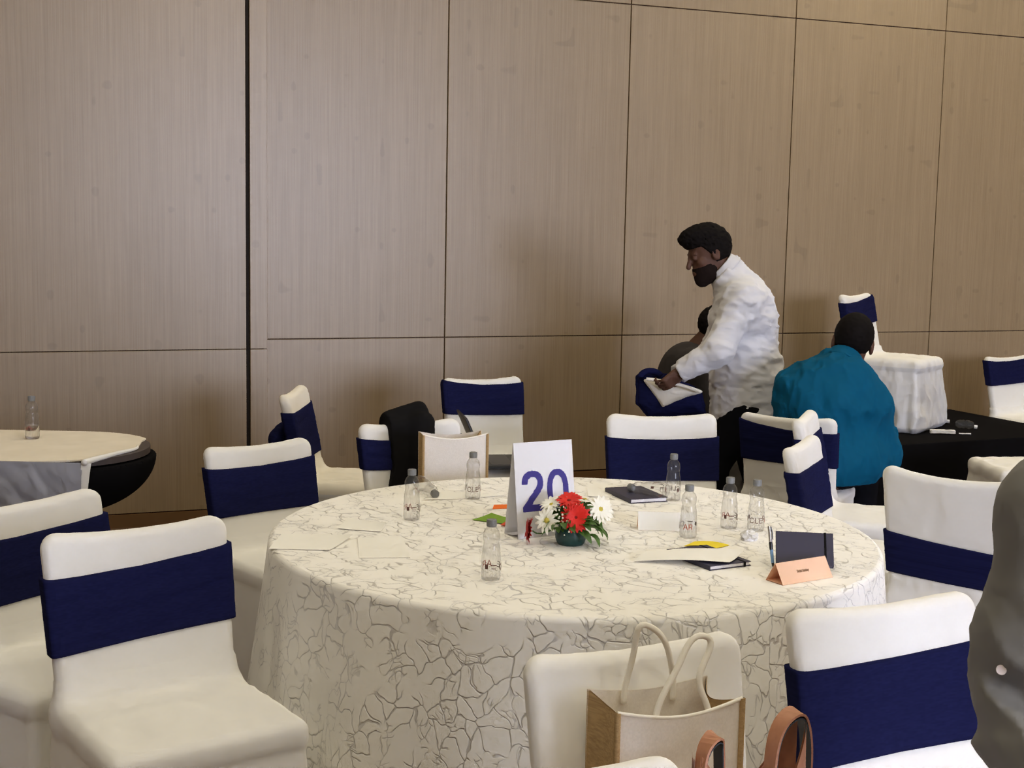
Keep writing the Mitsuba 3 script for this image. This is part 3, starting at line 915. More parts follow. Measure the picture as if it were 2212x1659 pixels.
sheet('green_card', 'green paper card lying left of the number card', 'card', 'mat_green_paper', [(1020, 1124), (1090, 1133), (1098, 1119), (1062, 1111)], lift=[.002, .002, 0, 0.004])
sheet('orange_card', 'orange paper card behind the green one left of the number card', 'card', 'mat_orange_paper', [(1064, 1100), (1108, 1098), (1106, 1090), (1067, 1091)], lift=[0, 0, 0, 0])
sheet('red_card', 'small red card at the foot of the number card over the green one', 'card', 'mat_red_paper', [(1080, 1135), (1103, 1136), (1104, 1122), (1094, 1126)], z=TT + .003, lift=[.001, .001, .004, 0])

# crumpled foil wrapper by the right pair of bottles
p = on(1618, 1166, TT)


def d_foil(q):
    q = q - p - np.array([0, 0, 0.016])
    return ell(q, (0, 0, 0), (0.019, 0.017, 0.018)) - 0.011 * ridged(q, 95, 3, 2) + 0.016 * np.clip(q[:, 2] / 0.02, 0, 1)


tag(obj('crumpled_wrapper', nets(d_foil, p + [-.035, -.035, -.004], p + [.035, .035, .045], 0.0022), 'mat_foil', smooth=25), 'crumpled pale foil wrapper in front of the right bottle of the pair', 'wrapper')

# ------------------------------------------------------------------ number card
pl, prr = on(1119, 1165, TT), on(1258, 1150, TT)
ux = unit((prr - pl) * [1, 1, 0]); ub = np.array([-ux[1], ux[0], 0])
cw, chh, base = 0.203, 0.285, 0.085
k = thing('number_card', 'tall white tent card bearing the blue number 20 on the round table', 'sign')
apex = ub * base / 2 + np.array([0, 0, math.sqrt(chh ** 2 - (base / 2) ** 2)])
up = unit(apex)


def panel_mesh(o, e1, e2, w_, h_, t_=0.0012, curl=0.0):
    n_ = np.cross(e1, e2)
    nn = 16
    a_, b_ = np.meshgrid(np.linspace(0, w_, 6), np.linspace(0, h_, nn), indexing='ij')
    P_ = o + a_.reshape(-1, 1) * e1 + b_.reshape(-1, 1) * e2
    if curl:
        cfac = np.clip(1 - b_.ravel() / 0.05, 0, 1) ** 2 * np.clip(1 - a_.ravel() / 0.1, 0, 1)
        P_ = P_ + np.outer(cfac, curl * n_)
    f_ = grid_faces(6, nn)
    m_ = trimesh.Trimesh(np.vstack([P_ + n_ * t_ / 2, P_ - n_ * t_ / 2]), np.vstack([f_, f_[:, ::-1] + 6 * nn]), process=False)
    m_.fix_normals()
    return m_


fp = obj('front_panel', panel_mesh(pl, ux, up, cw, chh), 'mat_card', k, smooth=30)
upb = unit(apex - ub * base)
obj('back_panel', panel_mesh(pl + ub * base, ux, upb, cw, chh), 'mat_card', k, smooth=30)
obj('foot_flap', panel_mesh(pl + ub * base * 0.15 + np.array([0, 0, .0015]), ux, unit(ub + np.array([0, 0, .03])), cw, base * 0.72, curl=0.01), 'mat_card', k, smooth=30)
fnrm = np.cross(ux, up)
if fnrm[1] > 0:
    fnrm = -fnrm
for ch, xo in (('2', 0.022), ('0', 0.108)):
    tm = meshkit.text_mesh(ch, 0.118, 0.0008, bold=True)
    b = tm.bounds
    v = np.asarray(tm.vertices) - np.array([b[0][0], b[0][1], 0])
    v[:, 0] *= 0.074 / (b[1][0] - b[0][0])
    v[:, 1] *= 0.122 / (b[1][1] - b[0][1])
    tm.vertices = v
    obj('digit', moved(tm, frame(ux, up, fnrm), pl + ux * xo + up * 0.078 + fnrm * 0.0012), 'mat_blue_ink', fp)
for kk in list(scene):
    if kk.startswith(fp + '__digit'):
        tag(kk, 'blue printed digit')

# ------------------------------------------------------------------ folded name cards
def name_card(label, pa, pb, text=None, h=0.062, base=0.07, inner='mat_peach', flip=False):
    a_, b_ = on(*pa, TT), on(*pb, TT)
    ex = unit((b_ - a_) * [1, 1, 0]); ey = np.array([-ex[1], ex[0], 0])
    L = np.linalg.norm(b_ - a_)
    k = thing('name_card', label, 'name card')
    ap = ey * base / 2 + np.array([0, 0, h]); e2 = unit(ap); sl = np.linalg.norm(ap)
    f_ = obj('front_panel', panel_mesh(a_, ex, e2, L, sl, 0.0009), inner, k)
    obj('back_panel', panel_mesh(a_ + ey * base, ex, unit(ap - ey * base), L, sl, 0.0009), 'mat_peach', k)
    obj('base_panel', panel_mesh(a_ + np.array([0, 0, .001]), ex, ey, L, base, 0.0008), 'mat_peach', k)
    if text:
        n_ = np.cross(ex, e2); n_ = n_ if n_[1] < 0 else -n_
        tm = meshkit.text_mesh(text, 0.0075, 0.0003, bold=True)
        bb = tm.bounds; wd_ = bb[1][0] - bb[0][0]
        v = np.asarray(tm.vertices) - np.array([(bb[0][0] + bb[1][0]) / 2, 0, 0]); v[:, 0] *= 0.042 / wd_; tm.vertices = v
        obj('lettering', moved(tm, frame(ex, e2, n_), a_ + ex * L * 0.47 + e2 * sl * 0.45 + n_ * 0.0007), 'mat_ink_brown', f_)
    return k


name_card('peach folded name card with dark lettering at the right of the round table', (1691, 1265), (1799, 1247), 'Susan Bentley', h=0.052, base=0.065)
name_card('pale folded name card standing behind a bottle, its peach end open to the right', (1378, 1145), (1502, 1149), None, h=0.052, base=0.065, inner='mat_paper')
q = on(1508, 1150, TT)

# ------------------------------------------------------------------ pen
p0 = on(1670, 1228, TT) + np.array([0, 0, 0.004])
p1 = at(1661, 1136, p0[1] + 0.03)
k = thing('pen', 'ballpoint pen propped upright against the leaning notebook', 'pen')
dv = unit(p1 - p0); L = np.linalg.norm(p1 - p0)
pt = lambda t: p0 + dv * L * t
obj('barrel', tube([pt(0.1), pt(0.3), pt(0.42)], [0.0040, 0.0045, 0.0045], 12), 'mat_pen_blue', k, smooth=40)
obj('tip', tube([pt(0.0), pt(0.02), pt(0.1)], [0.0008, 0.0025, 0.0040], 12), 'mat_pen_black', k, smooth=40)
obj('grip', tube([pt(0.42), pt(0.45), pt(0.58), pt(0.61)], [0.0046, 0.0052, 0.0052, 0.0046], 12), 'mat_pen_black', k, smooth=40)
obj('cap', tube([pt(0.61), pt(0.62), pt(0.97), pt(1.0)], [0.0046, 0.005, 0.0046, 0.003], 12), 'mat_silver', k, smooth=40)
sd = unit(np.cross(dv, [0, 1, 0]))
obj('clip', tube([pt(0.66) - sd * .007, pt(0.85) - sd * .007, pt(0.98) - sd * .004], [0.0014, 0.0016, 0.0025], 8), 'mat_pen_black', k, smooth=40)

# ------------------------------------------------------------------ flowers
FB = on(1234, 1182, TT)
FB = FB + np.array([0, 0.045, 0])
k = thing('flower_arrangement', 'low bowl of red and white daisies before the number card', 'flowers')
obj('bowl', moved(lathe(fine(np.array([(0, 0.0), (0.036, 0.0), (0.041, 0.006), (0.046, 0.024), (0.045, 0.038), (0.040, 0.050), (0.037, 0.050), (0.036, 0.044), (0, 0.044)]), 30), 40), None, FB), 'mat_bowl', k, smooth=40)


def petal(L, wd_, droop, n=7):
    u_ = np.linspace(0, 1, n)
    wv = wd_ * np.clip(np.sin(np.pi * np.clip(u_ * 0.86 + 0.10, 0, 1)) ** 0.7, .12, 1)
    z = 0.20 * L * np.sin(u_ * 1.8) - droop * L * u_ ** 2
    rows = np.stack([np.stack([u_ * L, -wv / 2, z + 0.12 * wv], -1), np.stack([u_ * L, 0 * wv, z], -1), np.stack([u_ * L, wv / 2, z + 0.12 * wv], -1)], 1)
    return trimesh.Trimesh(rows.reshape(-1, 3), grid_faces(n, 3), process=False)


def flower(pos, nrm, R_, n, mat, eye, layers=2, wd_=0.30, droop=0.15, er=0.2):
    nrm = unit(nrm)
    a_ = unit(np.cross(nrm, [0.31, 0.2, 0.93])); b_ = np.cross(nrm, a_)
    fk = key_of('flower', k)
    ms = []
    for l in range(layers):
        for i in range(n):
            an = 2 * np.pi * (i + 0.5 * l) / n + RNG.normal(0, 0.06)
            m_ = petal(R_ * (1 - 0.16 * l) * RNG.uniform(0.9, 1.06), R_ * wd_, droop - 0.12 * l + RNG.normal(0, .05))
            m_.vertices = np.asarray(m_.vertices) + [R_ * 0.10, 0, 0.001 + 0.004 * l]
            m_ = moved(m_, rotz(an))
            ms.append(moved(m_, frame(a_, b_, nrm), pos))
    for m_ in ms:
        kk = f'{fk}__petal'
        i = 0
        while kk in scene:
            i += 1; kk = f'{fk}__petal_{i:03d}'
        scene[kk] = mikit.ply(m_, mat, smooth=True)
    e_ = trimesh.creation.icosphere(subdivisions=2, radius=1.0)
    v = np.asarray(e_.vertices) * [R_ * er, R_ * er, R_ * er * .5]; v = v * (1 + 0.08 * RNG.normal(size=(len(v), 1)))
    e_.vertices = v
    scene[f'{fk}__eye'] = mikit.ply(moved(e_, frame(a_, b_, nrm), np.asarray(pos) + nrm * 0.004), eye, smooth=True)
    labels[fk] = {'label': 'white daisy' if 'white' in mat else 'red gerbera'}


HUB = FB + np.array([0, 0, 0.055])
YF = FB[1]
for px, py, dy, nx, ny, nz, R_, n, mat, eye, lay in (
        (1244, 1118, -0.045, 0.0, -1.0, 0.25, 0.041, 22, 'mat_petal_red', 'mat_flower_eye_red', 3),
        (1229, 1084, -0.005, -0.1, -0.45, 1.0, 0.037, 18, 'mat_petal_red', 'mat_flower_eye_red', 2),
        (1147, 1146, -0.010, -1.0, -0.12, 0.1, 0.038, 20, 'mat_petal_dark_red', 'mat_flower_eye_red', 2),
        (1182, 1124, -0.040, -0.45, -1.0, 0.25, 0.037, 13, 'mat_petal_white', 'mat_flower_eye', 1),
        (1192, 1092, 0.0, -0.35, -0.45, 1.0, 0.036, 14, 'mat_petal_white', 'mat_flower_eye', 2),
        (1296, 1101, -0.015, 0.40, -0.9, 0.5, 0.041, 15, 'mat_petal_white', 'mat_flower_eye', 2),
        (1263, 1081, 0.035, 0.15, 0.1, 1.0, 0.034, 14, 'mat_petal_white', 'mat_flower_eye', 1),
        (1214, 1076, 0.035, -0.1, 0.2, 1.0, 0.034, 14, 'mat_petal_white', 'mat_flower_eye', 1)):
    c_ = at(px, py, YF + dy)
    flower(c_, (nx, ny, nz), R_, n, mat, eye, lay, droop=0.12 if 'red' in mat else 0.2)
    st = np.array([c_ - unit((nx, ny, nz)) * 0.004, c_ * 0.6 + HUB * 0.4 - unit((nx, ny, nz)) * 0.02, HUB + (c_ - HUB) * 0.15, FB + [0, 0, 0.02]])
    obj('stem', tube(spline(st, 10), 0.0022, 6), 'mat_leaf', k, smooth=True)


def leaf(L, wd_, n=7):
    u_ = np.linspace(0, 1, n)
    wv = wd_ * np.sin(np.pi * (u_ * 0.94 + .03)) ** 0.8
    z = 0.25 * L * np.sin(u_ * 2.2) - 0.28 * L * u_ ** 2
    rows = np.stack([np.stack([u_ * L, -wv / 2, z + .25 * wv], -1), np.stack([u_ * L, 0 * wv, z], -1), np.stack([u_ * L, wv / 2, z + .25 * wv], -1)], 1)
    return trimesh.Trimesh(rows.reshape(-1, 3), grid_faces(n, 3), process=False)


for i in range(64):
    an = RNG.uniform(0, 2 * np.pi); el = RNG.uniform(-0.55, 0.9)
    L = RNG.uniform(0.034, 0.058)
    rr = RNG.uniform(0.02, 0.052) if el > 0.3 else RNG.uniform(0.035, 0.055)
    m_ = leaf(L, L * RNG.uniform(0.38, 0.6))
    ce, se = math.cos(el), math.sin(el)
    Ry = np.array([[ce, 0, -se], [0, 1, 0], [se, 0, ce]])
    R_ = rotz(an) @ Ry @ np.array([[1, 0, 0], [0, math.cos(.5), -math.sin(.5)], [0, math.sin(.5), math.cos(.5)]])
    obj('leaf', moved(m_, R_, FB + rotz(an) @ np.array([rr, 0, 0.052 + RNG.uniform(-.006, 0.035)])), 'mat_leaf', k, smooth=True)
for i in range(9):   # sprigs at the right that hang lower
    an = RNG.uniform(-0.9, 0.25)
    m_ = leaf(RNG.uniform(.035, .055), .02)
    R_ = rotz(an) @ np.array([[.85, 0, .5], [0, 1, 0], [-.5, 0, .85]])
    obj('leaf', moved(m_, R_, FB + rotz(an) @ np.array([RNG.uniform(.045, .075), 0, RNG.uniform(.035, 0.06)])), 'mat_leaf', k, smooth=True)
bb = []
for i in range(22):
    c_ = at(1214 + RNG.normal(0, 9), 1126 + RNG.normal(0, 12), YF - 0.055 + RNG.normal(0, .006))
    s_ = trimesh.creation.icosphere(subdivisions=1, radius=RNG.uniform(.0022, .0036)); s_.vertices = np.asarray(s_.vertices) + c_
    bb.append(s_)
tag(obj('filler_blossoms', cat(*bb), 'mat_petal_white', k, smooth=True), 'tiny white filler blossoms', kind='stuff')

# ------------------------------------------------------------------ jute bags
def jute_bag(label, R, t, w=0.28, d=0.14, h=0.36, handles=True, side='mat_jute', pinch=0.0, lean=0.0):
    """Stands on its bottom in its own frame, broad front toward -y."""
    k = thing('shopping_bag', label, 'bag')
    nz = 24
    zz = np.linspace(0, h, nz)
    th_ = 0.003

    def wall(p0_, p1_, seed, push):
        nn_ = 26
        s_ = np.linspace(0, 1, nn_)
        S_, Z_ = np.meshgrid(s_, zz, indexing='ij')
        P_ = np.asarray(p0_) + S_.reshape(-1, 1) * (np.asarray(p1_) - np.asarray(p0_))
        P_ = np.c_[P_, Z_.ravel()]
        d_ = np.array([p1_[1] - p0_[1], -(p1_[0] - p0_[0])]); d_ = d_ / np.linalg.norm(d_)
        hz = Z_.ravel() / h
        off = push * np.sin(np.pi * S_.ravel()) * hz ** 1.5 + 0.004 * ridged(P_ + seed, 12, seed) * np.sin(np.pi * S_.ravel())
        dip = -0.018 * np.sin(np.pi * S_.ravel()) * hz ** 6
        P_[:, :2] += off[:, None] * d_
        P_[:, 2] += dip
        P_[:, 1] += lean * hz
        f_ = grid_faces(nn_, nz)
        Q_ = P_.copy(); Q_[:, :2] -= d_ * th_
        m_ = trimesh.Trimesh(np.vstack([P_, Q_]), np.vstack([f_, f_[:, ::-1] + len(P_)]), process=False)
        return m_
    a_, b_, c_, e_ = (-w / 2, -d / 2), (w / 2, -d / 2), (w / 2, d / 2), (-w / 2, d / 2)
    obj('front_panel', moved(wall(a_, b_, 1, 0.008), R, t), 'mat_canvas', k, smooth=40)
    obj('back_panel', moved(wall(c_, e_, 2, 0.012), R, t), 'mat_canvas', k, smooth=40)
    obj('side_panel', moved(wall(b_, c_, 3, -0.028), R, t), side, k, smooth=40)
    obj('side_panel', moved(wall(e_, a_, 4, -0.02), R, t), side, k, smooth=40)
    obj('bottom', moved(box(w, d, 0.004, (0, 0, 0.002)), R, t), side, k)
    for sx in (-1, 1):
        obj('edge_trim', moved(tube([(sx * w / 2, -d / 2 - .002, 0), (sx * w / 2, -d / 2 - .002 + lean * .5, h * .5), (sx * w / 2, -d / 2 - .002 + lean, h)], 0.0055, 8), R, t), side, k, smooth=True)
    rim = np.array([(-w / 2, -d / 2 + lean, h), (-w / 4, -d / 2 - .006 + lean, h - .0125), (0, -d / 2 - .008 + lean, h - .018), (w / 4, -d / 2 - .006 + lean, h - .0125), (w / 2, -d / 2 + lean, h)])
    obj('rim', moved(tube(spline(rim, 24), 0.0035, 8), R, t), 'mat_rope', k, smooth=True)
    if handles:
        for sy, sk in ((-1, 0.05), (1, -0.02)):
            y_ = sy * d / 2 + lean
            hp = np.array([(-w * .20, y_, h - .035), (-w * .19, y_, h - .005), (-w * .10 + sk * .5, y_ - sy * .01, h + .075), (sk - w * .02, y_ - sy * .02, h + .118), (sk + w * .05, y_ - sy * .02, h + .112), (w * .16, y_ - sy * .008, h + .045), (w * .21, y_, h - .005), (w * .21, y_, h - .04)])
            obj('handle', moved(tube(spline(hp, 48), 0.0058, 10), R, t), 'mat_rope', k, smooth=True)
    return k


# on the seat of the chair without a sash
cx, cy, ca = CH_M
Rm = rotz(ca + math.pi)
pb = on(1425, 1515, 0.82)
jute_bag('jute and canvas shopping bag with rope handles on the seat in front', rotz(math.radians(21)), [pb[0] + .01, pb[1] + 0.02, SEAT + 0.018], 0.25, 0.13, 0.345)
cx, cy, ca = CH_E
pb = at(986, 940, 5.18)
jute_bag('pale jute bag on the seat of the chair with the black jacket', rotz(math.radians(15)), [pb[0] - 0.015, pb[1] + 0.02, SEAT + 0.012], 0.255, 0.10, pb[2] - SEAT - 0.005, handles=False)

# ------------------------------------------------------------------ leather handbag
hb = on(1640, 1640, 0.85)
k = thing('handbag', 'tan leather handbag with looped straps at the bottom edge beside the jute bag', 'handbag')
A_ = at(1545, 1640, 1.98); B_ = at(1708, 1600, 2.06)
ex = unit((B_ - A_) * [1, 1, 0]); ey = np.array([-ex[1], ex[0], 0])
hx = np.linalg.norm((B_ - A_)[:2])
Rh = frame(ex, ey, [0, 0, 1.0]); th0 = np.array([A_[0], A_[1] + .03, SEAT + 0.018])
hl = 0.86 - SEAT


def hb_panel(sy):
    n1, n2 = 30, 24
    u_ = np.linspace(0, 1, n1)
    rimz = 0.29 + 0.13 * np.abs(2 * u_ - 1) ** 2.2 * np.where(u_ > .5, 0.92, 0.72)
    U_, V_ = np.meshgrid(u_, np.linspace(0, 1, n2), indexing='ij')
    z = V_ * rimz[:, None]
    bulge = 0.05 * np.sin(np.pi * U_) ** .6 * (0.45 + 0.55 * np.sin(np.pi * np.clip(V_ * .8 + .1, 0, 1)))
    P_ = np.stack([-0.03 + U_ * (hx + 0.06), sy * (0.012 + bulge), z], -1).reshape(-1, 3)
    f_ = grid_faces(n1, n2)
    if sy > 0:
        f_ = f_[:, ::-1]
    Q_ = P_ - np.array([0, sy * 0.004, 0])
    return trimesh.Trimesh(np.vstack([P_, Q_]), np.vstack([f_, f_[:, ::-1] + len(P_)]), process=False)


obj('front_panel', moved(hb_panel(-1), Rh, th0), 'mat_leather', k, smooth=40)
obj('back_panel', moved(hb_panel(1), Rh, th0), 'mat_leather', k, smooth=40)
for px0, zt_, wv in ((0.0, 0.0, .034), (1.0, 0.0, .036)):
    xx = px0 * hx + (0.01 if px0 else 0.0)
    zt_ = (at(1708, 1548, 2.06)[2] if px0 else at(1545, 1615, 1.98)[2]) - SEAT - .012
    kx = 1.7 if px0 else 1.0
    zt_ -= 0.012 if px0 else 0.0
    path = np.array([1, 1, 1]) * np.array([(xx - .030, -.008, zt_ - .11), (xx - .026, -.005, zt_ - .05), (xx - .010, 0, zt_ - .008), (xx + .008, .004, zt_ - .002), (xx + .022, .010, zt_ - .03), (xx + .030, .016, zt_ - .09), (xx + .034, .02, zt_ - .16)])
    path[:, 0] = xx + (path[:, 0] - xx) * kx
    sp_ = spline(path, 40)
    s_ = obj('strap', moved(ribbon(sp_, (0.25, 1, 0.0), wv, 0.004), Rh, th0), 'mat_leather', k, smooth=30)
    cen = np.array([xx + .002, .004, zt_ - .09])
    inn = sp_ + (cen - sp_) * 0.07
    obj('lining', moved(ribbon(inn, (0.25, 1, 0.0), wv * .96, 0.002), Rh, th0), 'mat_lining', s_, smooth=30)

# ------------------------------------------------------------------ black jacket over chair E
cx, cy, ca = CH_E


def d_jacket(p):
    q = back_local(p)
    x_, y_, z_ = q[:, 0], q[:, 1], q[:, 2]
    xl, xr = -0.085, 0.105
    sh = np.minimum(d_back(p, grow=0.006), 9)
    b = d_back(p, grow=0.026 + 0.006 * 0)
    cutx = np.maximum(x_ - xr - 0.10 * np.clip((0.7 - z_) / 0.4, 0, 1), xl - 0.10 * np.clip((0.85 - z_) / 0.5, 0, 1) * 0 - x_)
    d = np.maximum(np.maximum(b, cutx), 0.40 - z_)
    col = seg(p, (0.08, -0.285, 0.885), (-0.06, -0.285, 0.905), 0.020, 0.030)
    slv = seg(p, (-0.03, -0.185 - REC * (0.85 - SEAT) + 0.04, 0.85), (0.02, -0.185 + 0.09, 0.50), 0.050, 0.045)
    return smin(smin(d, col, 0.02), slv, 0.03) - 0.006 * ridged(p, np.array([10, 10, 5.0]), 6)


m = nets(d_jacket, (-0.30, -0.42, 0.36), (0.34, 0.06, 0.98), 0.011)
tag(obj('jacket', moved(m, rotz(ca), [cx, cy, 0]), 'mat_jacket', smooth=True), 'black jacket hung over a chair back behind the round table', 'jacket')

# ------------------------------------------------------------------ laptop on chair F
k = thing('laptop', 'open black laptop on the seat of the chair against the wall, seen edge on', 'laptop')
lp = at(1090, 958, 6.6)
lz = SEAT + 0.03
lpos = np.array([lp[0], lp[1] + 0.02, lz])
Rl = rotz(math.radians(100))
obj('base', moved(box(0.33, 0.23, 0.018, (0, 0, 0.009), 0.004), Rl, lpos), 'mat_laptop', k)
obj('keyboard', moved(box(0.28, 0.11, 0.002, (0, 0.03, 0.0185)), Rl, lpos), 'mat_laptop_deck', k)
hs = lpos + Rl @ np.array([0, 0.115, 0.018])
tlt = math.radians(24)
Rs = Rl @ np.array([[1, 0, 0], [0, math.cos(tlt), math.sin(tlt)], [0, -math.sin(tlt), math.cos(tlt)]])
obj('screen', moved(box(0.33, 0.012, 0.255, (0, 0, 0.1275), 0.003), Rs, hs), 'mat_laptop', k)
obj('display', moved(box(0.305, 0.001, 0.22, (0, -0.0066, 0.13)), Rs, hs), 'mat_laptop_deck', k)

# ------------------------------------------------------------------ small things on the platform
def d_squash(c_, ax, L, r, seed):
    ax = unit(ax)

    def f(p):
        q = p - c_
        return smin(seg(p, c_ - ax * L / 2, c_ + ax * L * .15, r, r * 1.05), seg(p, c_ + ax * L * .3, c_ + ax * L / 2, r * .8, r * .6), 0.02) - 0.005 * ridged(q, 45, seed)
    return f


for px, py, sd_, lab, ln in ((2086, 918, 3, 'squashed clear plastic bottle on the black platform near the pen', 0.075), (2027, 906, 5, 'squashed clear plastic bottle on the black platform at the foot of the satin skirted chair', 0.07)):
    c_ = on(px, py, PH + 0.026)
    m = nets(d_squash(c_, (0.9, -0.35, 0), ln, 0.022, sd_), c_ - [.09, .09, .045], c_ + [.09, .09, .06], 0.004)
    z0 = m.bounds[0][2]
    m.vertices = np.asarray(m.vertices) + [0, 0, PH + .001 - z0]
    kq = thing('crushed_bottle', lab, 'bottle')
    obj('body', m, 'mat_plastic', kq, smooth=30)
    cpm = tube([c_ + np.array([0.048, -.019, -.008]), c_ + np.array([0.066, -.026, -.009])], 0.012, 14)
    obj('cap', cpm, 'mat_foil', kq, smooth=40)
c_ = on(2035, 938, PH)
nu_ = 40
m = trimesh.creation.box((0.15, 0.045, 0.02)).subdivide().subdivide().subdivide()
v = np.asarray(m.vertices)
v[:, 1] *= 0.55 + 0.55 * (v[:, 0] / 0.15 + 0.5)
v[:, 2] += 0.005 * ridged(v, 40, 3)
m.vertices = v
tag(obj('napkin', moved(m, rotz(math.radians(4)), c_ + [0, 0, .014]), 'mat_cover', smooth=30), 'rolled white paper napkin on the black platform', 'napkin')
c_ = on(2084, 939, PH)
kq = thing('marker_pen', 'short white pen lying on the black platform beside the napkin', 'pen')
obj('barrel', tube([c_ + np.array([-.035, .005, .006]), c_ + np.array([.01, -.0015, .006])], 0.0045, 10), 'mat_cover', kq, smooth=40)
obj('cap', tube([c_ + np.array([.01, -.0015, .006]), c_ + np.array([.036, -.005, .006])], 0.0055, 10), 'mat_foil', kq, smooth=40)


# ------------------------------------------------------------------ people
def head_sdf(p, c, fdir, updir, s=1.0):
    """A head about c (the middle of the skull), facing fdir; returns the skin distance and local coordinates (right, forward, up)."""
    f_ = unit(fdir); u_ = unit(np.asarray(updir) - f_ * (np.asarray(updir) @ f_)); r_ = np.cross(f_, u_)
    q = (p - np.asarray(c)) @ frame(r_, f_, u_) / s
    sk = ell(q, (0, -0.010, 0.030), (0.074, 0.096, 0.088))
    jaw = ell(q, (0, 0.035, -0.060), (0.056, 0.060, 0.066))
    chin = ell(q, (0, 0.072, -0.105), (0.024, 0.022, 0.022))
    d = union([sk, jaw, chin], 0.035)
    brow = ell(q, (0, 0.082, 0.022), (0.050, 0.012, 0.010))
    nose = seg(q, (0, 0.090, 0.010), (0, 0.113, -0.028), 0.008, 0.012)
    lips = ell(q, (0, 0.090, -0.066), (0.022, 0.012, 0.010))
    cheek = [ell(q, (sx * 0.040, 0.060, -0.022), (0.022, 0.022, 0.022)) for sx in (-1, 1)]
    d = union([d, brow, nose, lips] + cheek, 0.012)
    for sx in (-1, 1):
        d = np.maximum(d, -ell(q, (sx * 0.031, 0.097, 0.004), (0.015, 0.010, 0.009)))
        d = smin(d, ell(q, (sx * 0.031, 0.083, 0.004), (0.011, 0.011, 0.010)), 0.004)
        ear = np.maximum(ell(q, (sx * 0.077, -0.005, -0.006), (0.010, 0.021, 0.032)), -ell(q, (sx * 0.088, 0.0, -0.004), (0.008, 0.011, 0.018)))
        d = smin(d, ear, 0.006)
    return d * s, q


def hair_sdf(q, s, mode='thick'):
    base = ell(q, (0, -0.014, 0.034), (0.082, 0.102, 0.096))
    if mode == 'thick':
        top = ell(q, (0, 0.030, 0.098), (0.068, 0.085, 0.042))
        base = smin(base, top, 0.03)
        line = np.where(q[:, 1] > 0.045, 0.048 - q[:, 2], np.where(q[:, 1] > 0.0, (0.048 - 1.5 * (0.045 - q[:, 1])) * 1.0 - q[:, 2], -0.055 - q[:, 2]))
        line = np.maximum(np.minimum(line, 0.3), -0.3)
        amp = 0.007
    else:
        base = ell(q, (0, -0.014, 0.032), (0.079, 0.100, 0.093))
        line = np.where(q[:, 1] > 0.05, 0.055 - q[:, 2], np.where(q[:, 1] > 0.0, 0.0 - q[:, 2], -0.050 - q[:, 2]))
        amp = 0.002
    return np.maximum(base - amp * ridged(q, 55, 5), line * 0.8) * s


def beard_sdf(q, s):
    jaw = ell(q, (0, 0.035, -0.062), (0.0595, 0.0625, 0.069))
    chin = ell(q, (0, 0.073, -0.107), (0.027, 0.025, 0.026))
    d = smin(jaw, chin, 0.03) - 0.002 * ridged(q, 60, 2)
    cut = np.minimum(np.maximum(q[:, 2] + 0.045, -1), 1)
    mouth = -ell(q, (0, 0.100, -0.066), (0.020, 0.02, 0.008))
    up = -(-(q[:, 2] + 0.040 + np.clip(q[:, 1] - 0.055, 0, 1) * 0.1))
    side = np.abs(q[:, 0]) - 0.07
    return np.maximum(np.maximum(np.maximum(d, up), mouth), side) * s


def hand_sdf(p, wrist, fwd, palm_n, curl=0.9, s=1.0, thumb=1):
    """A hand from the wrist along fwd; palm_n points out of the palm; fingers curl toward it."""
    f_ = unit(fwd); n_ = unit(np.asarray(palm_n) - f_ * (np.asarray(palm_n) @ f_)); r_ = np.cross(f_, n_)
    q = (p - np.asarray(wrist)) @ frame(r_, f_, n_) / s
    d = rbox(q - np.array([0, 0.050, 0]), (0.040, 0.050, 0.015), 0.014)
    d = smin(d, seg(q, (0, -0.03, 0), (0, 0.02, 0), 0.026, 0.024), 0.02)
    fing = []
    for i, (x_, L_) in enumerate(((-0.030, 0.070), (-0.010, 0.080), (0.010, 0.075), (0.030, 0.058))):
        a0 = np.array([x_, 0.095, 0.0]); ang = curl * 0.6
        for j, fr_ in enumerate((0.45, 0.32, 0.23)):
            a1 = a0 + L_ * fr_ * np.array([0.03 * (i - 1.5), math.cos(ang), math.sin(ang)])
            fing.append(seg(q, a0, a1, 0.0088 - .0008 * j, 0.0082 - .0008 * j))
            a0 = a1; ang += curl * 0.75
    d = smin(d, union(fing, 0.003), 0.006)
    b = np.array([-0.036 * thumb, 0.022, 0.006]); c_ = b + np.array([-0.022 * thumb, 0.032, 0.016]); e_ = c_ + np.array([0.004 * thumb, 0.030, 0.012])
    d = smin(d, smin(seg(q, b, c_, 0.014, 0.010), seg(q, c_, e_, 0.010, 0.008), 0.004), 0.010)
    return d * s


def bounds(pts, pad):
    pts = np.asarray(pts)
    return pts.min(0) - pad, pts.max(0) + pad


def eyes(k, c, fdir, updir, s=1.0):
    f_ = unit(fdir); u_ = unit(np.asarray(updir) - f_ * (np.asarray(updir) @ f_)); r_ = np.cross(f_, u_)
    for sx in (-1, 1):
        e_ = trimesh.creation.icosphere(subdivisions=2, radius=0.0095 * s)
        e_.vertices = np.asarray(e_.vertices) + np.asarray(c) + frame(r_, f_, u_) @ (np.array([sx * 0.031, 0.086, 0.004]) * s)
        obj('eye', e_, 'mat_button', k, smooth=True)


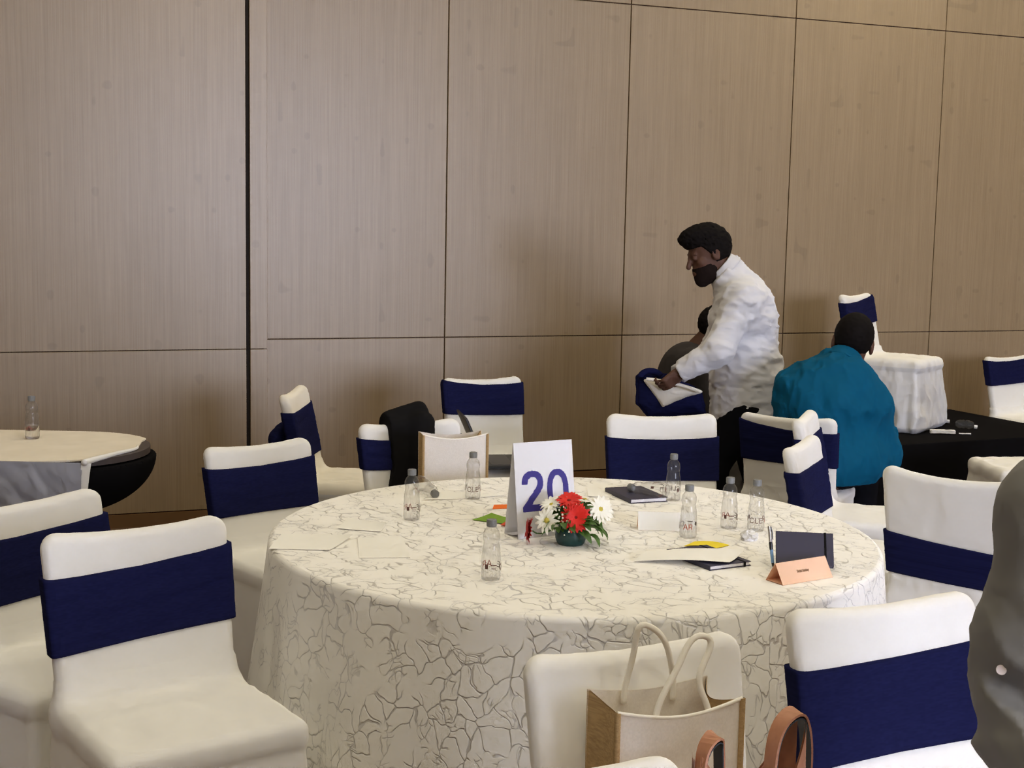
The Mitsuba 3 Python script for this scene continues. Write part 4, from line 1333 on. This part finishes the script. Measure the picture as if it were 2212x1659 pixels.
# --- the standing man in the white shirt, bending to the left
YM = 6.95
J = lambda x_, y_, dy=0.0: at(x_, y_, YM + dy)
k = thing('person', 'standing bearded man in a white shirt bending over a cloth bundle', 'person')
hc, nk = J(1531, 548), J(1576, 588)
sL, sR = J(1606, 650, -0.17), J(1590, 640, 0.19)
chest, belly, pel = J(1606, 690), J(1612, 795), J(1612, 880)
eL, wL = J(1552, 758, -0.26), J(1468, 806, -0.20)
eR, wR = J(1540, 760, 0.22), J(1462, 812, 0.10)
hipL, hipR = pel + [-.02, -.10, -.02], pel + [0.02, .10, -.02]
kneeL, kneeR = np.array([hipL[0] - .16, hipL[1], 0.47]), np.array([hipR[0] + .05, hipR[1], 0.47])
ankL, ankR = np.array([kneeL[0] - .02, kneeL[1], 0.09]), np.array([kneeR[0] + .10, kneeR[1], 0.09])
FD, UD = np.array([-0.93, -0.22, -0.34]), np.array([-0.30, 0, 0.95])
HS = 1.12


def torso1(p, g=0.0):
    return union([ell(p, chest, (0.135 + g, 0.185 + g, 0.20 + g)), seg(p, chest, belly, .135 + g, .13 + g), seg(p, belly + [0, -.05, 0], pel + [0, -.05, 0], .115 + g, .115 + g), seg(p, belly + [0, .05, 0], pel + [0, .05, 0], .115 + g, .115 + g),
                  seg(p, sL, sR, .075 + g, .075 + g)], 0.08)


def body1(p):
    hd, q = head_sdf(p, hc, FD, UD, HS)
    ds = [torso1(p, -0.012), seg(p, nk + [.03, 0, -.04], hc + [.02, 0, -.02], .066, .058), seg(p, sL, eL, .052, .042), seg(p, eL, wL, .042, .028), seg(p, sR, eR, .052, .042), seg(p, eR, wR, .042, .028)]
    ds += [seg(p, hipL, kneeL, .088, .058), seg(p, kneeL, ankL, .058, .038), seg(p, hipR, kneeR, .088, .058), seg(p, kneeR, ankR, .058, .038)]
    ds += [seg(p, ankL + [0, 0, -.04], ankL + [-.15, 0, -.06], .035, .028), seg(p, ankR + [0, 0, -.04], ankR + [-.15, 0, -.06], .035, .028)]
    d = union(ds, 0.03)
    d = smin(d, hd, 0.012)
    d = smin(d, hand_sdf(p, wL, (-0.75, -0.05, -0.62), (-0.45, 0.75, 0.1), 1.05, 0.95, -1), 0.012)
    return smin(d, hand_sdf(p, wR, (-0.75, 0.05, -0.62), (-0.45, -0.75, 0.1), 0.9, 0.95, 1), 0.012)


allp = [hc, nk, sL, sR, eL, wL, wR, ankL + [-.2, 0, -.08], ankR, pel]
lo, hi = bounds(allp, 0.22); lo[2] = -0.01
obj('body', nets(body1, lo, hi, 0.0095), 'mat_skin', k, smooth=True)
hf = lambda p: hair_sdf(head_sdf(p, hc, FD, UD, HS)[1], HS)
hm = obj('hair', nets(hf, hc - .17, hc + .17, 0.0065), 'mat_hair', k, smooth=True)
bf = lambda p: beard_sdf(head_sdf(p, hc, FD, UD, HS)[1], HS)
obj('beard', nets(bf, hc - .19, hc + .17, 0.0055), 'mat_beard', k, smooth=True)


def shirt1(p):
    g = 0.012
    t_ = torso1(p, g)
    skirt = seg(p, belly, pel + [0.01, 0, -.03], .165, .185)
    t_ = smin(smin(t_, skirt, 0.06), seg(p, nk + [.05, 0, -.09], nk + unit(hc - nk) * .05, .10, .078), 0.03)
    a1 = union([seg(p, sL + [0, .02, 0], eL, .080, .064), seg(p, eL, wL, .062, .046)], 0.03)
    a2 = union([seg(p, sR, eR, .078, .062), seg(p, eR, wR, .058, .044)], 0.03)
    d = smin(smin(t_, a1, 0.035), a2, 0.035)
    axis = unit(eL - sL)
    sl = (np.minimum(a1, a2) < 0.02)
    d = d - np.where(sl, 0.010, 0.013) * ridged(p @ rotz(.3), np.array([9, 9, 14.0]), 3, 2) - 0.006 * ridged(p, np.array([16, 20, 34.0]), 7, 2)
    nd = unit(hc - nk)
    d = np.maximum(d, (p - (nk + nd * 0.035)) @ nd - 0.0)
    hem = pel[2] - 0.05 + 0.03 * np.sin(p[:, 0] * 9)
    d = np.maximum(d, hem - p[:, 2])
    for w_, e_ in ((wL, eL), (wR, eR)):
        ax = unit(w_ - e_)
        near = np.linalg.norm(p - w_, axis=1) < 0.13
        d = np.where(near, np.maximum(d, (p - w_) @ ax + 0.005), d)
    return d


lo, hi = bounds([nk, sL, sR, eL, wL, wR, pel, chest], 0.24)
sh = obj('shirt', nets(shirt1, lo, hi, 0.0095), 'mat_shirt_white', k, smooth=True)


def collar1(p):
    nd = unit(hc - nk)
    c_ = nk + nd * 0.035
    q = p - c_
    h = q @ nd
    r = np.linalg.norm(q - h[:, None] * nd, axis=1)
    return np.maximum(np.abs(r - 0.078 + 0.35 * h) - 0.006, np.abs(h) - 0.026)


obj('collar', nets(collar1, nk - .14, nk + .14, 0.006), 'mat_shirt_white', sh, smooth=True)


def trous(hL, kL, aL, hR, kR, aR, pv, g=0.022, seed=1):
    def f(p):
        ds = [seg(p, hL, kL, .088 + g, .060 + g), seg(p, kL, aL, .060 + g, .052 + g), seg(p, hR, kR, .088 + g, .060 + g), seg(p, kR, aR, .060 + g, .052 + g), ell(p, pv, (.15, .18, .12))]
        return np.maximum(union(ds, 0.03) - 0.005 * ridged(p, np.array([10, 10, 8.0]), seed), 0.03 - p[:, 2])
    return f


lo, hi = bounds([hipL, kneeL, ankL, hipR, kneeR, ankR, pel], 0.17); lo[2] = 0.0
obj('trousers', nets(trous(hipL, kneeL, ankL, hipR, kneeR, ankR, pel), lo, hi, 0.012), 'mat_trousers', k, smooth=True)


def shoe(a_, d_):
    def f(p):
        d_u = unit([d_[0], d_[1], 0])
        heel, toe = np.array([a_[0], a_[1], 0.045]) - d_u * 0.05, np.array([a_[0], a_[1], 0.036]) + d_u * 0.18
        return np.maximum(smin(seg(p, heel, toe, .046, .038), seg(p, heel + [0, 0, .02], heel + [0, 0, .05], .045, .042), 0.02), 0.002 - p[:, 2])
    c_ = np.array([a_[0], a_[1], 0.06])
    return nets(f, [c_[0] - .28, c_[1] - .28, 0], [c_[0] + .28, c_[1] + .28, .16], 0.010)


obj('shoe', shoe(ankL, (-1, 0)), 'mat_shoe', k, smooth=True)
obj('shoe', shoe(ankR, (-1, 0)), 'mat_shoe', k, smooth=True)

# the cloth bundle in his hands
def inflate(poly_px, Y, thick, seed, h=0.008, amp=0.008, tilt=0.0):
    P2 = np.array([[at(x_, y_, Y)[0], at(x_, y_, Y)[2]] for x_, y_ in poly_px])
    pg = Polygon(P2)
    bx, bz = P2.min(0) - .06, P2.max(0) + .06

    def f(p):
        pts = shapely.points(p[:, 0], p[:, 2])
        d2 = shapely.distance(pts, pg.exterior)
        ins = shapely.contains_xy(pg, p[:, 0], p[:, 2])
        d2 = np.where(ins, -d2, d2)
        y_ = p[:, 1] - Y - tilt * (p[:, 2] - P2[:, 1].mean())
        hw = thick * np.sqrt(np.clip(-d2 / (2.2 * thick), 0.0, 1)) + 0.002
        dy = np.abs(y_) - hw
        return np.where(d2 > 0, np.hypot(d2, np.maximum(np.abs(y_) - .002, 0)), np.maximum(dy * 0.7, d2)) - 0.004 - amp * (ridged(p, np.array([12, 9, 12.0]), seed) + .2)
    return nets(f, [bx[0], Y - thick - .06, bx[1]], [bz[0], Y + thick + .06, bz[1]], h)


kb = thing('cloth_bundle', 'navy and cream cloth bundle held by the man in the white shirt', 'cloth')
Yb = YM - 0.10
obj('navy_cloth', inflate([(1378, 815), (1392, 806), (1440, 812), (1512, 846), (1522, 892), (1400, 895), (1378, 870)], Yb + .05, 0.05, 4), 'mat_navy', kb, smooth=True)
cr_ = obj('cream_cloth', inflate([(1394, 822), (1450, 828), (1514, 846), (1478, 856), (1432, 876)], Yb - .012, 0.022, 6, amp=.004), 'mat_cover_cream', kb, smooth=True)
obj('rolled_edge', tube(spline([J(1396, 819, -.17), J(1430, 823, -.175), J(1470, 832, -.175), J(1513, 846, -.165)], 24), 0.0095, 8), 'mat_cover_cream', cr_, smooth=True)
obj('strap', tube(spline([J(1382, 815, -.1), J(1394, 803, -.1), J(1412, 802, -.1), J(1428, 812, -.1)], 20), 0.016, 8), 'mat_navy', kb, smooth=True)

# --- the seated man in the teal shirt, back to the viewer
YB = 6.40
J = lambda x_, y_, dy=0.0: at(x_, y_, YB + dy)
k = thing('person', 'man in a teal blue shirt sitting with his back to the viewer', 'person')
hc, nk = J(1842, 742, 0.10), J(1818, 790, 0.02)
sL, sR = J(1722, 838, 0.03), J(1878, 872, -0.01)
chest = J(1790, 880); belly = J(1790, 990, -0.02); pel = np.array([J(1805, 1065)[0], YB - 0.0, 0.585])
eL, wL = J(1690, 985, 0.10), J(1700, 1000, 0.42)
eR, wR = J(1912, 990, 0.06), J(1890, 1000, 0.40)
wL[1] -= .14; wR[1] -= .14; wL[2] = wR[2] = 0.72
hipL, hipR = pel + [-.10, .02, -.01], pel + [.10, .02, -.01]
kneeL, kneeR = np.array([hipL[0] + .08, hipL[1] + .42, 0.56]), np.array([hipR[0] + .14, hipR[1] + .42, 0.56])
ankL, ankR = np.array([kneeL[0], kneeL[1] + .03, 0.09]), np.array([kneeR[0], kneeR[1] + .03, 0.09])
FD, UD = np.array([0.16, 0.90, -0.30]), np.array([0.18, 0.25, 0.95])
HS = 1.18


def torso2(p, g=0.0):
    return union([ell(p, chest, (0.205 + g, 0.13 + g, 0.19 + g)), seg(p, chest, belly, .16 + g, .15 + g), seg(p, belly + [-.05, 0, 0], pel + [-.05, 0, 0], .125 + g, .125 + g), seg(p, belly + [.05, 0, 0], pel + [.05, 0, 0], .125 + g, .125 + g),
                  seg(p, sL, nk + [-.02, 0, -.05], .070 + g, .085 + g), seg(p, sR, nk + [.02, 0, -.05], .070 + g, .085 + g)], 0.09)


def body2(p):
    hd, q = head_sdf(p, hc, FD, UD, HS)
    ds = [torso2(p, -0.014), seg(p, nk + [0, 0, -.06], hc + [0, -.01, -.03], .064, .058), seg(p, sL, eL, .052, .043), seg(p, eL, wL, .043, .028), seg(p, sR, eR, .052, .043), seg(p, eR, wR, .043, .028)]
    ds += [seg(p, hipL, kneeL, .088, .06), seg(p, kneeL, ankL, .06, .04), seg(p, hipR, kneeR, .088, .06), seg(p, kneeR, ankR, .06, .04)]
    ds += [seg(p, ankL + [0, 0, -.04], ankL + [0, .15, -.06], .035, .028), seg(p, ankR + [0, 0, -.04], ankR + [0, .15, -.06], .035, .028)]
    d = smin(union(ds, 0.03), hd, 0.012)
    d = smin(d, hand_sdf(p, wL, (0.25, 0.9, -0.15), (0, 0, -1), 0.5, 0.95, -1), 0.012)
    return smin(d, hand_sdf(p, wR, (-0.25, 0.9, -0.15), (0, 0, -1), 0.5, 0.95, 1), 0.012)


lo, hi = bounds([hc, nk, sL, sR, eL, eR, wL, wR, kneeL, kneeR, ankL, pel], 0.24); lo[2] = -0.01
obj('body', nets(body2, lo, hi, 0.0095), 'mat_skin', k, smooth=True)
hf = lambda p: hair_sdf(head_sdf(p, hc, FD, UD, HS)[1], HS, 'short')
obj('hair', nets(hf, hc - .17, hc + .17, 0.0065), 'mat_hair', k, smooth=True)


def shirt2(p):
    g = 0.014
    t_ = smin(smin(torso2(p, g), ell(p, pel + [0, -.0, .03], (.225, .175, .16)), 0.05), seg(p, nk + [0, 0, -.10], nk + unit(hc - nk) * .04, .11, .082), 0.03)
    a1 = union([seg(p, sL, eL, .082, .066), seg(p, eL, wL, .064, .046)], 0.03)
    a2 = union([seg(p, sR, eR, .084, .068), seg(p, eR, wR, .064, .046)], 0.03)
    d = smin(smin(t_, a1, 0.04), a2, 0.04)
    d = d - 0.014 * ridged(p, np.array([9, 9, 4.0]), 13, 2) - 0.006 * ridged(p, np.array([22, 18, 10.0]), 17, 2) * 1.3
    nd = unit(hc - nk)
    d = np.maximum(d, (p - (nk + nd * 0.025)) @ nd)
    d = np.maximum(d, 0.485 - p[:, 2])
    for w_, e_ in ((wL, eL), (wR, eR)):
        ax = unit(w_ - e_)
        near = np.linalg.norm(p - w_, axis=1) < 0.13
        d = np.where(near, np.maximum(d, (p - w_) @ ax + 0.005), d)
    return d


lo, hi = bounds([nk, sL, sR, eL, eR, wL, wR, pel], 0.24)
sh = obj('shirt', nets(shirt2, lo, hi, 0.0095), 'mat_shirt_blue', k, smooth=True)


def collar2(p):
    nd = unit(hc - nk)
    c_ = nk + nd * 0.030
    q = p - c_
    h = q @ nd
    r = np.linalg.norm(q - h[:, None] * nd, axis=1)
    return np.maximum(np.abs(r - 0.086 + 0.3 * h) - 0.007, np.abs(h) - 0.032)


obj('collar', nets(collar2, nk - .14, nk + .14, 0.006), 'mat_shirt_blue', sh, smooth=True)
lo, hi = bounds([hipL, kneeL, ankL, hipR, kneeR, ankR, pel], 0.18); lo[2] = 0.0
obj('trousers', nets(trous(hipL, kneeL, ankL, hipR, kneeR, ankR, pel + [0, .0, -.02], g=.026, seed=4), lo, hi, 0.012), 'mat_trousers', k, smooth=True)
obj('shoe', shoe(ankL, (0, 1)), 'mat_shoe', k, smooth=True)
obj('shoe', shoe(ankR, (0, 1)), 'mat_shoe', k, smooth=True)

# --- the person in dark grey crouching behind the white shirted man
YC = 7.75
J = lambda x_, y_, dy=0.0: at(x_, y_, YC + dy)
k = thing('person', 'person in dark grey crouching behind the man in the white shirt', 'person')
hc, nk = J(1545, 712, 0.0), J(1508, 752, 0.0)
sL, sR = J(1496, 785, 0.17), J(1500, 788, -0.16)
chest = J(1484, 812); belly = J(1462, 870); pel = J(1452, 930)
eL, wL = J(1530, 880, 0.2), J(1590, 900, 0.12)
eR, wR = J(1535, 885, -0.18), J(1592, 905, -0.10)
hipL, hipR = pel + [0, .10, -.02], pel + [0, -.10, -.02]
kneeL, kneeR = pel + [.38, .13, .0], pel + [.36, -.13, .0]
ankL, ankR = np.array([pel[0] + .12, kneeL[1], .09]), np.array([pel[0] + .10, kneeR[1], .09])
FD, UD = np.array([0.86, 0.36, -0.36]), np.array([0.35, 0, 0.94])


def torso3(p, g=0.0):
    return union([ell(p, chest, (0.13 + g, 0.19 + g, 0.17 + g)), seg(p, chest, belly, .135 + g, .13 + g), seg(p, belly, pel, .13 + g, .14 + g), seg(p, sL, sR, .07 + g, .07 + g)], 0.08)


def body3(p):
    hd, q = head_sdf(p, hc, FD, UD, 1.02)
    ds = [torso3(p, -.012), seg(p, nk + [-.03, 0, -.03], hc + [-.02, 0, -.02], .064, .058), seg(p, sL, eL, .052, .042), seg(p, eL, wL, .042, .028), seg(p, sR, eR, .052, .042), seg(p, eR, wR, .042, .028)]
    ds += [seg(p, hipL, kneeL, .085, .06), seg(p, kneeL, ankL, .06, .04), seg(p, hipR, kneeR, .085, .06), seg(p, kneeR, ankR, .06, .04), seg(p, ankL + [0, 0, -.05], ankL + [.15, 0, -.06], .035, .028), seg(p, ankR + [0, 0, -.05], ankR + [.15, 0, -.06], .035, .028)]
    d = smin(union(ds, .03), hd, .012)
    d = smin(d, hand_sdf(p, wL, (0.9, -0.1, -0.3), (0, -.3, -1), 0.6, .95, -1), .012)
    return smin(d, hand_sdf(p, wR, (0.9, 0.1, -0.3), (0, .3, -1), 0.6, .95, 1), .012)


lo, hi = bounds([hc, nk, sL, sR, wL, wR, kneeL, kneeR, ankL, ankR, pel], 0.22); lo[2] = -0.01
obj('body', nets(body3, lo, hi, 0.012), 'mat_skin', k, smooth=True)
hf = lambda p: hair_sdf(head_sdf(p, hc, FD, UD, 1.02)[1], 1.02, 'thick')
obj('hair', nets(hf, hc - .18, hc + .18, 0.008), 'mat_hair', k, smooth=True)


def shirt3(p):
    d = smin(smin(torso3(p, .014), union([seg(p, sL, eL, .078, .062), seg(p, eL, wL, .06, .045)], .03), .035), union([seg(p, sR, eR, .078, .062), seg(p, eR, wR, .06, .045)], .03), .035) - 0.007 * ridged(p, 8, 3)
    nd = unit(hc - nk)
    d = np.maximum(d, (p - (nk + nd * .02)) @ nd)
    for w_, e_ in ((wL, eL), (wR, eR)):
        near = np.linalg.norm(p - w_, axis=1) < .12
        d = np.where(near, np.maximum(d, (p - w_) @ unit(w_ - e_) + .005), d)
    return np.maximum(d, pel[2] - .05 - p[:, 2])


lo, hi = bounds([nk, sL, sR, wL, wR, pel], 0.24)
obj('shirt', nets(shirt3, lo, hi, 0.012), 'mat_shirt_dark', k, smooth=True)
lo, hi = bounds([hipL, kneeL, ankL, hipR, kneeR, ankR, pel], 0.18); lo[2] = 0.0
obj('trousers', nets(trous(hipL, kneeL, ankL, hipR, kneeR, ankR, pel, seed=6), lo, hi, 0.014), 'mat_trousers', k, smooth=True)
obj('shoe', shoe(ankL, (1, 0)), 'mat_shoe', k, smooth=True)
obj('shoe', shoe(ankR, (1, 0)), 'mat_shoe', k, smooth=True)

# --- the person in a grey shirt at the right edge, mostly outside the frame
YG = 1.72
J = lambda x_, y_, dy=0.0: at(x_, y_, YG + dy)
k = thing('person', 'standing person in a grey shirt cut off by the right edge, only the sleeve showing', 'person')
sA = J(2302, 1118); eA = J(2224, 1560, -0.03)
wA = J(2330, 1740, -0.16)
sB = sA + [0.40, 0.10, 0.0]; eB = sB + [0.08, 0.02, -.30]; wB = eB + [-.08, -.12, -.2]
cen = (sA + sB) / 2
nk = cen + [0, 0, 0.07]; hc = cen + [0, -.02, 0.24]
chest = cen + [0, 0, -.12]; belly = cen + [0, 0, -.35]; pel = cen + [0, 0, -.52]
hipL, hipR = pel + [-.09, 0, -.02], pel + [.09, 0, -.02]
kneeL, kneeR = np.array([hipL[0], hipL[1] - .01, .46]), np.array([hipR[0], hipR[1] - .01, .46])
ankL, ankR = np.array([hipL[0], hipL[1] + .02, .09]), np.array([hipR[0], hipR[1] + .02, .09])
FD, UD = np.array([0.25, -0.97, 0]), np.array([0, 0, 1.0])


def torso4(p, g=0.0):
    return union([ell(p, chest, (.175 + g, .115 + g, .19 + g)), seg(p, chest, belly, .135 + g, .13 + g), seg(p, belly + [-.04, 0, 0], pel + [-.04, 0, 0], .12 + g, .12 + g), seg(p, belly + [.04, 0, 0], pel + [.04, 0, 0], .12 + g, .12 + g), seg(p, sA, sB, .065 + g, .065 + g)], .08)


def body4(p):
    hd, q = head_sdf(p, hc, FD, UD, 1.0)
    ds = [torso4(p, -.012), seg(p, nk + [0, 0, -.05], hc + [0, 0, -.03], .062, .056), seg(p, sA, eA, .046, .040), seg(p, eA, wA, .040, .027), seg(p, sB, eB, .046, .040), seg(p, eB, wB, .040, .027)]
    ds += [seg(p, hipL, kneeL, .085, .058), seg(p, kneeL, ankL, .058, .038), seg(p, hipR, kneeR, .085, .058), seg(p, kneeR, ankR, .058, .038), seg(p, ankL + [0, 0, -.05], ankL + [0, -.15, -.06], .035, .028), seg(p, ankR + [0, 0, -.05], ankR + [0, -.15, -.06], .035, .028)]
    d = smin(union(ds, .03), hd, .012)
    d = smin(d, hand_sdf(p, wA, unit(wA - eA), (0, .5, -.8), .8, .95, 1), .012)
    return smin(d, hand_sdf(p, wB, unit(wB - eB), (0, .5, -.8), .8, .95, -1), .012)


lo, hi = bounds([hc, sA, sB, eA, wA, eB, wB, ankL, ankR], 0.22); lo[2] = -.01
obj('body', nets(body4, lo, hi, 0.012), 'mat_skin', k, smooth=True)
obj('hair', nets(lambda p: hair_sdf(head_sdf(p, hc, FD, UD, 1.0)[1], 1.0), hc - .18, hc + .18, 0.008), 'mat_hair', k, smooth=True)


def shirt4(p):
    mA = J(2248, 1380, -.015)
    a1 = union([seg(p, sA, mA, .076, .071), seg(p, mA, eA, .071, .058), seg(p, eA, wA, .060, .045)], .02)
    # cloth gathers where the elbow bends
    fold = 0.020 * ridged(p @ np.array([[.8, 0, .6], [0, 1, 0], [-.6, 0, .8]]), np.array([8, 8, 15.0]), 21, 2) * np.clip(1 - np.abs(p[:, 2] - eA[2] - .02) / .20, 0.12, 1)
    d = smin(smin(torso4(p, .016), a1, .03), union([seg(p, sB, eB, .08, .065), seg(p, eB, wB, .06, .045)], .03), .03) - fold - 0.003 * ridged(p, 20, 5)
    nd = unit(hc - nk)
    d = np.maximum(d, (p - (nk + nd * .02)) @ nd)
    for w_, e_ in ((wA, eA), (wB, eB)):
        near = np.linalg.norm(p - w_, axis=1) < .12
        d = np.where(near, np.maximum(d, (p - w_) @ unit(w_ - e_) + .005), d)
    return np.maximum(d, pel[2] - .08 - p[:, 2])


lo, hi = bounds([nk, sA, sB, wA, wB, pel], 0.22)
sh = obj('shirt', nets(shirt4, lo, hi, 0.008), 'mat_shirt_grey', k, smooth=True)
lo, hi = bounds([hipL, kneeL, ankL, hipR, kneeR, ankR, pel], 0.18); lo[2] = 0.0
obj('trousers', nets(trous(hipL, kneeL, ankL, hipR, kneeR, ankR, pel, seed=8), lo, hi, 0.014), 'mat_trousers', k, smooth=True)
obj('shoe', shoe(ankL, (0, -1)), 'mat_shoe', k, smooth=True)
obj('shoe', shoe(ankR, (0, -1)), 'mat_shoe', k, smooth=True)
# the button on the sleeve: found along the sight line on the sleeve's surface
o_ = J(2163, 1447)
dd = unit(o_ - CAM)
tt = np.linspace(1.2, 2.2, 4000)
dist = shirt4(CAM + tt[:, None] * dd)
hit = CAM + tt[np.argmax(dist < 0)] * dd if (dist < 0).any() else o_
bm = lathe([(0, .0025), (.0042, .0025), (.0060, .0030), (.0066, .0018), (.0062, 0), (0, 0)], 24)
bz = -dd; bx_ = unit(np.cross([0, 0, 1.0], bz))
obj('button', moved(bm, frame(bx_, np.cross(bz, bx_), bz), hit - dd * .004), 'mat_button', sh, smooth=30)

PART_LABELS = {'sash': 'broad navy sash', 'bow': 'navy bow tied at the back', 'cap': None, 'lettering': None, 'mark': None, 'handle': 'cream rope handle', 'pages': 'white page edges',
               'side_panel': 'brown jute side', 'lining': 'dark lining', 'bowl': 'dark green bowl', 'hair': 'black hair', 'elastic_band': 'black elastic band', 'under_cover': 'black cloth cover under the top'}
for kk in list(scene):
    nm = kk.rpartition('__')[2].rstrip('0123456789').rstrip('_')
    if '__' in kk and PART_LABELS.get(nm):
        if nm == 'side_panel' and not kk.startswith('shopping_bag'):
            continue
        tag(kk, PART_LABELS[nm])
    elif nm == 'cap' and kk.startswith('water_bottle'):
        tag(kk, 'grey screw cap')
    elif nm == 'lettering' and kk.startswith('water_bottle'):
        tag(kk, 'printed capital letters')
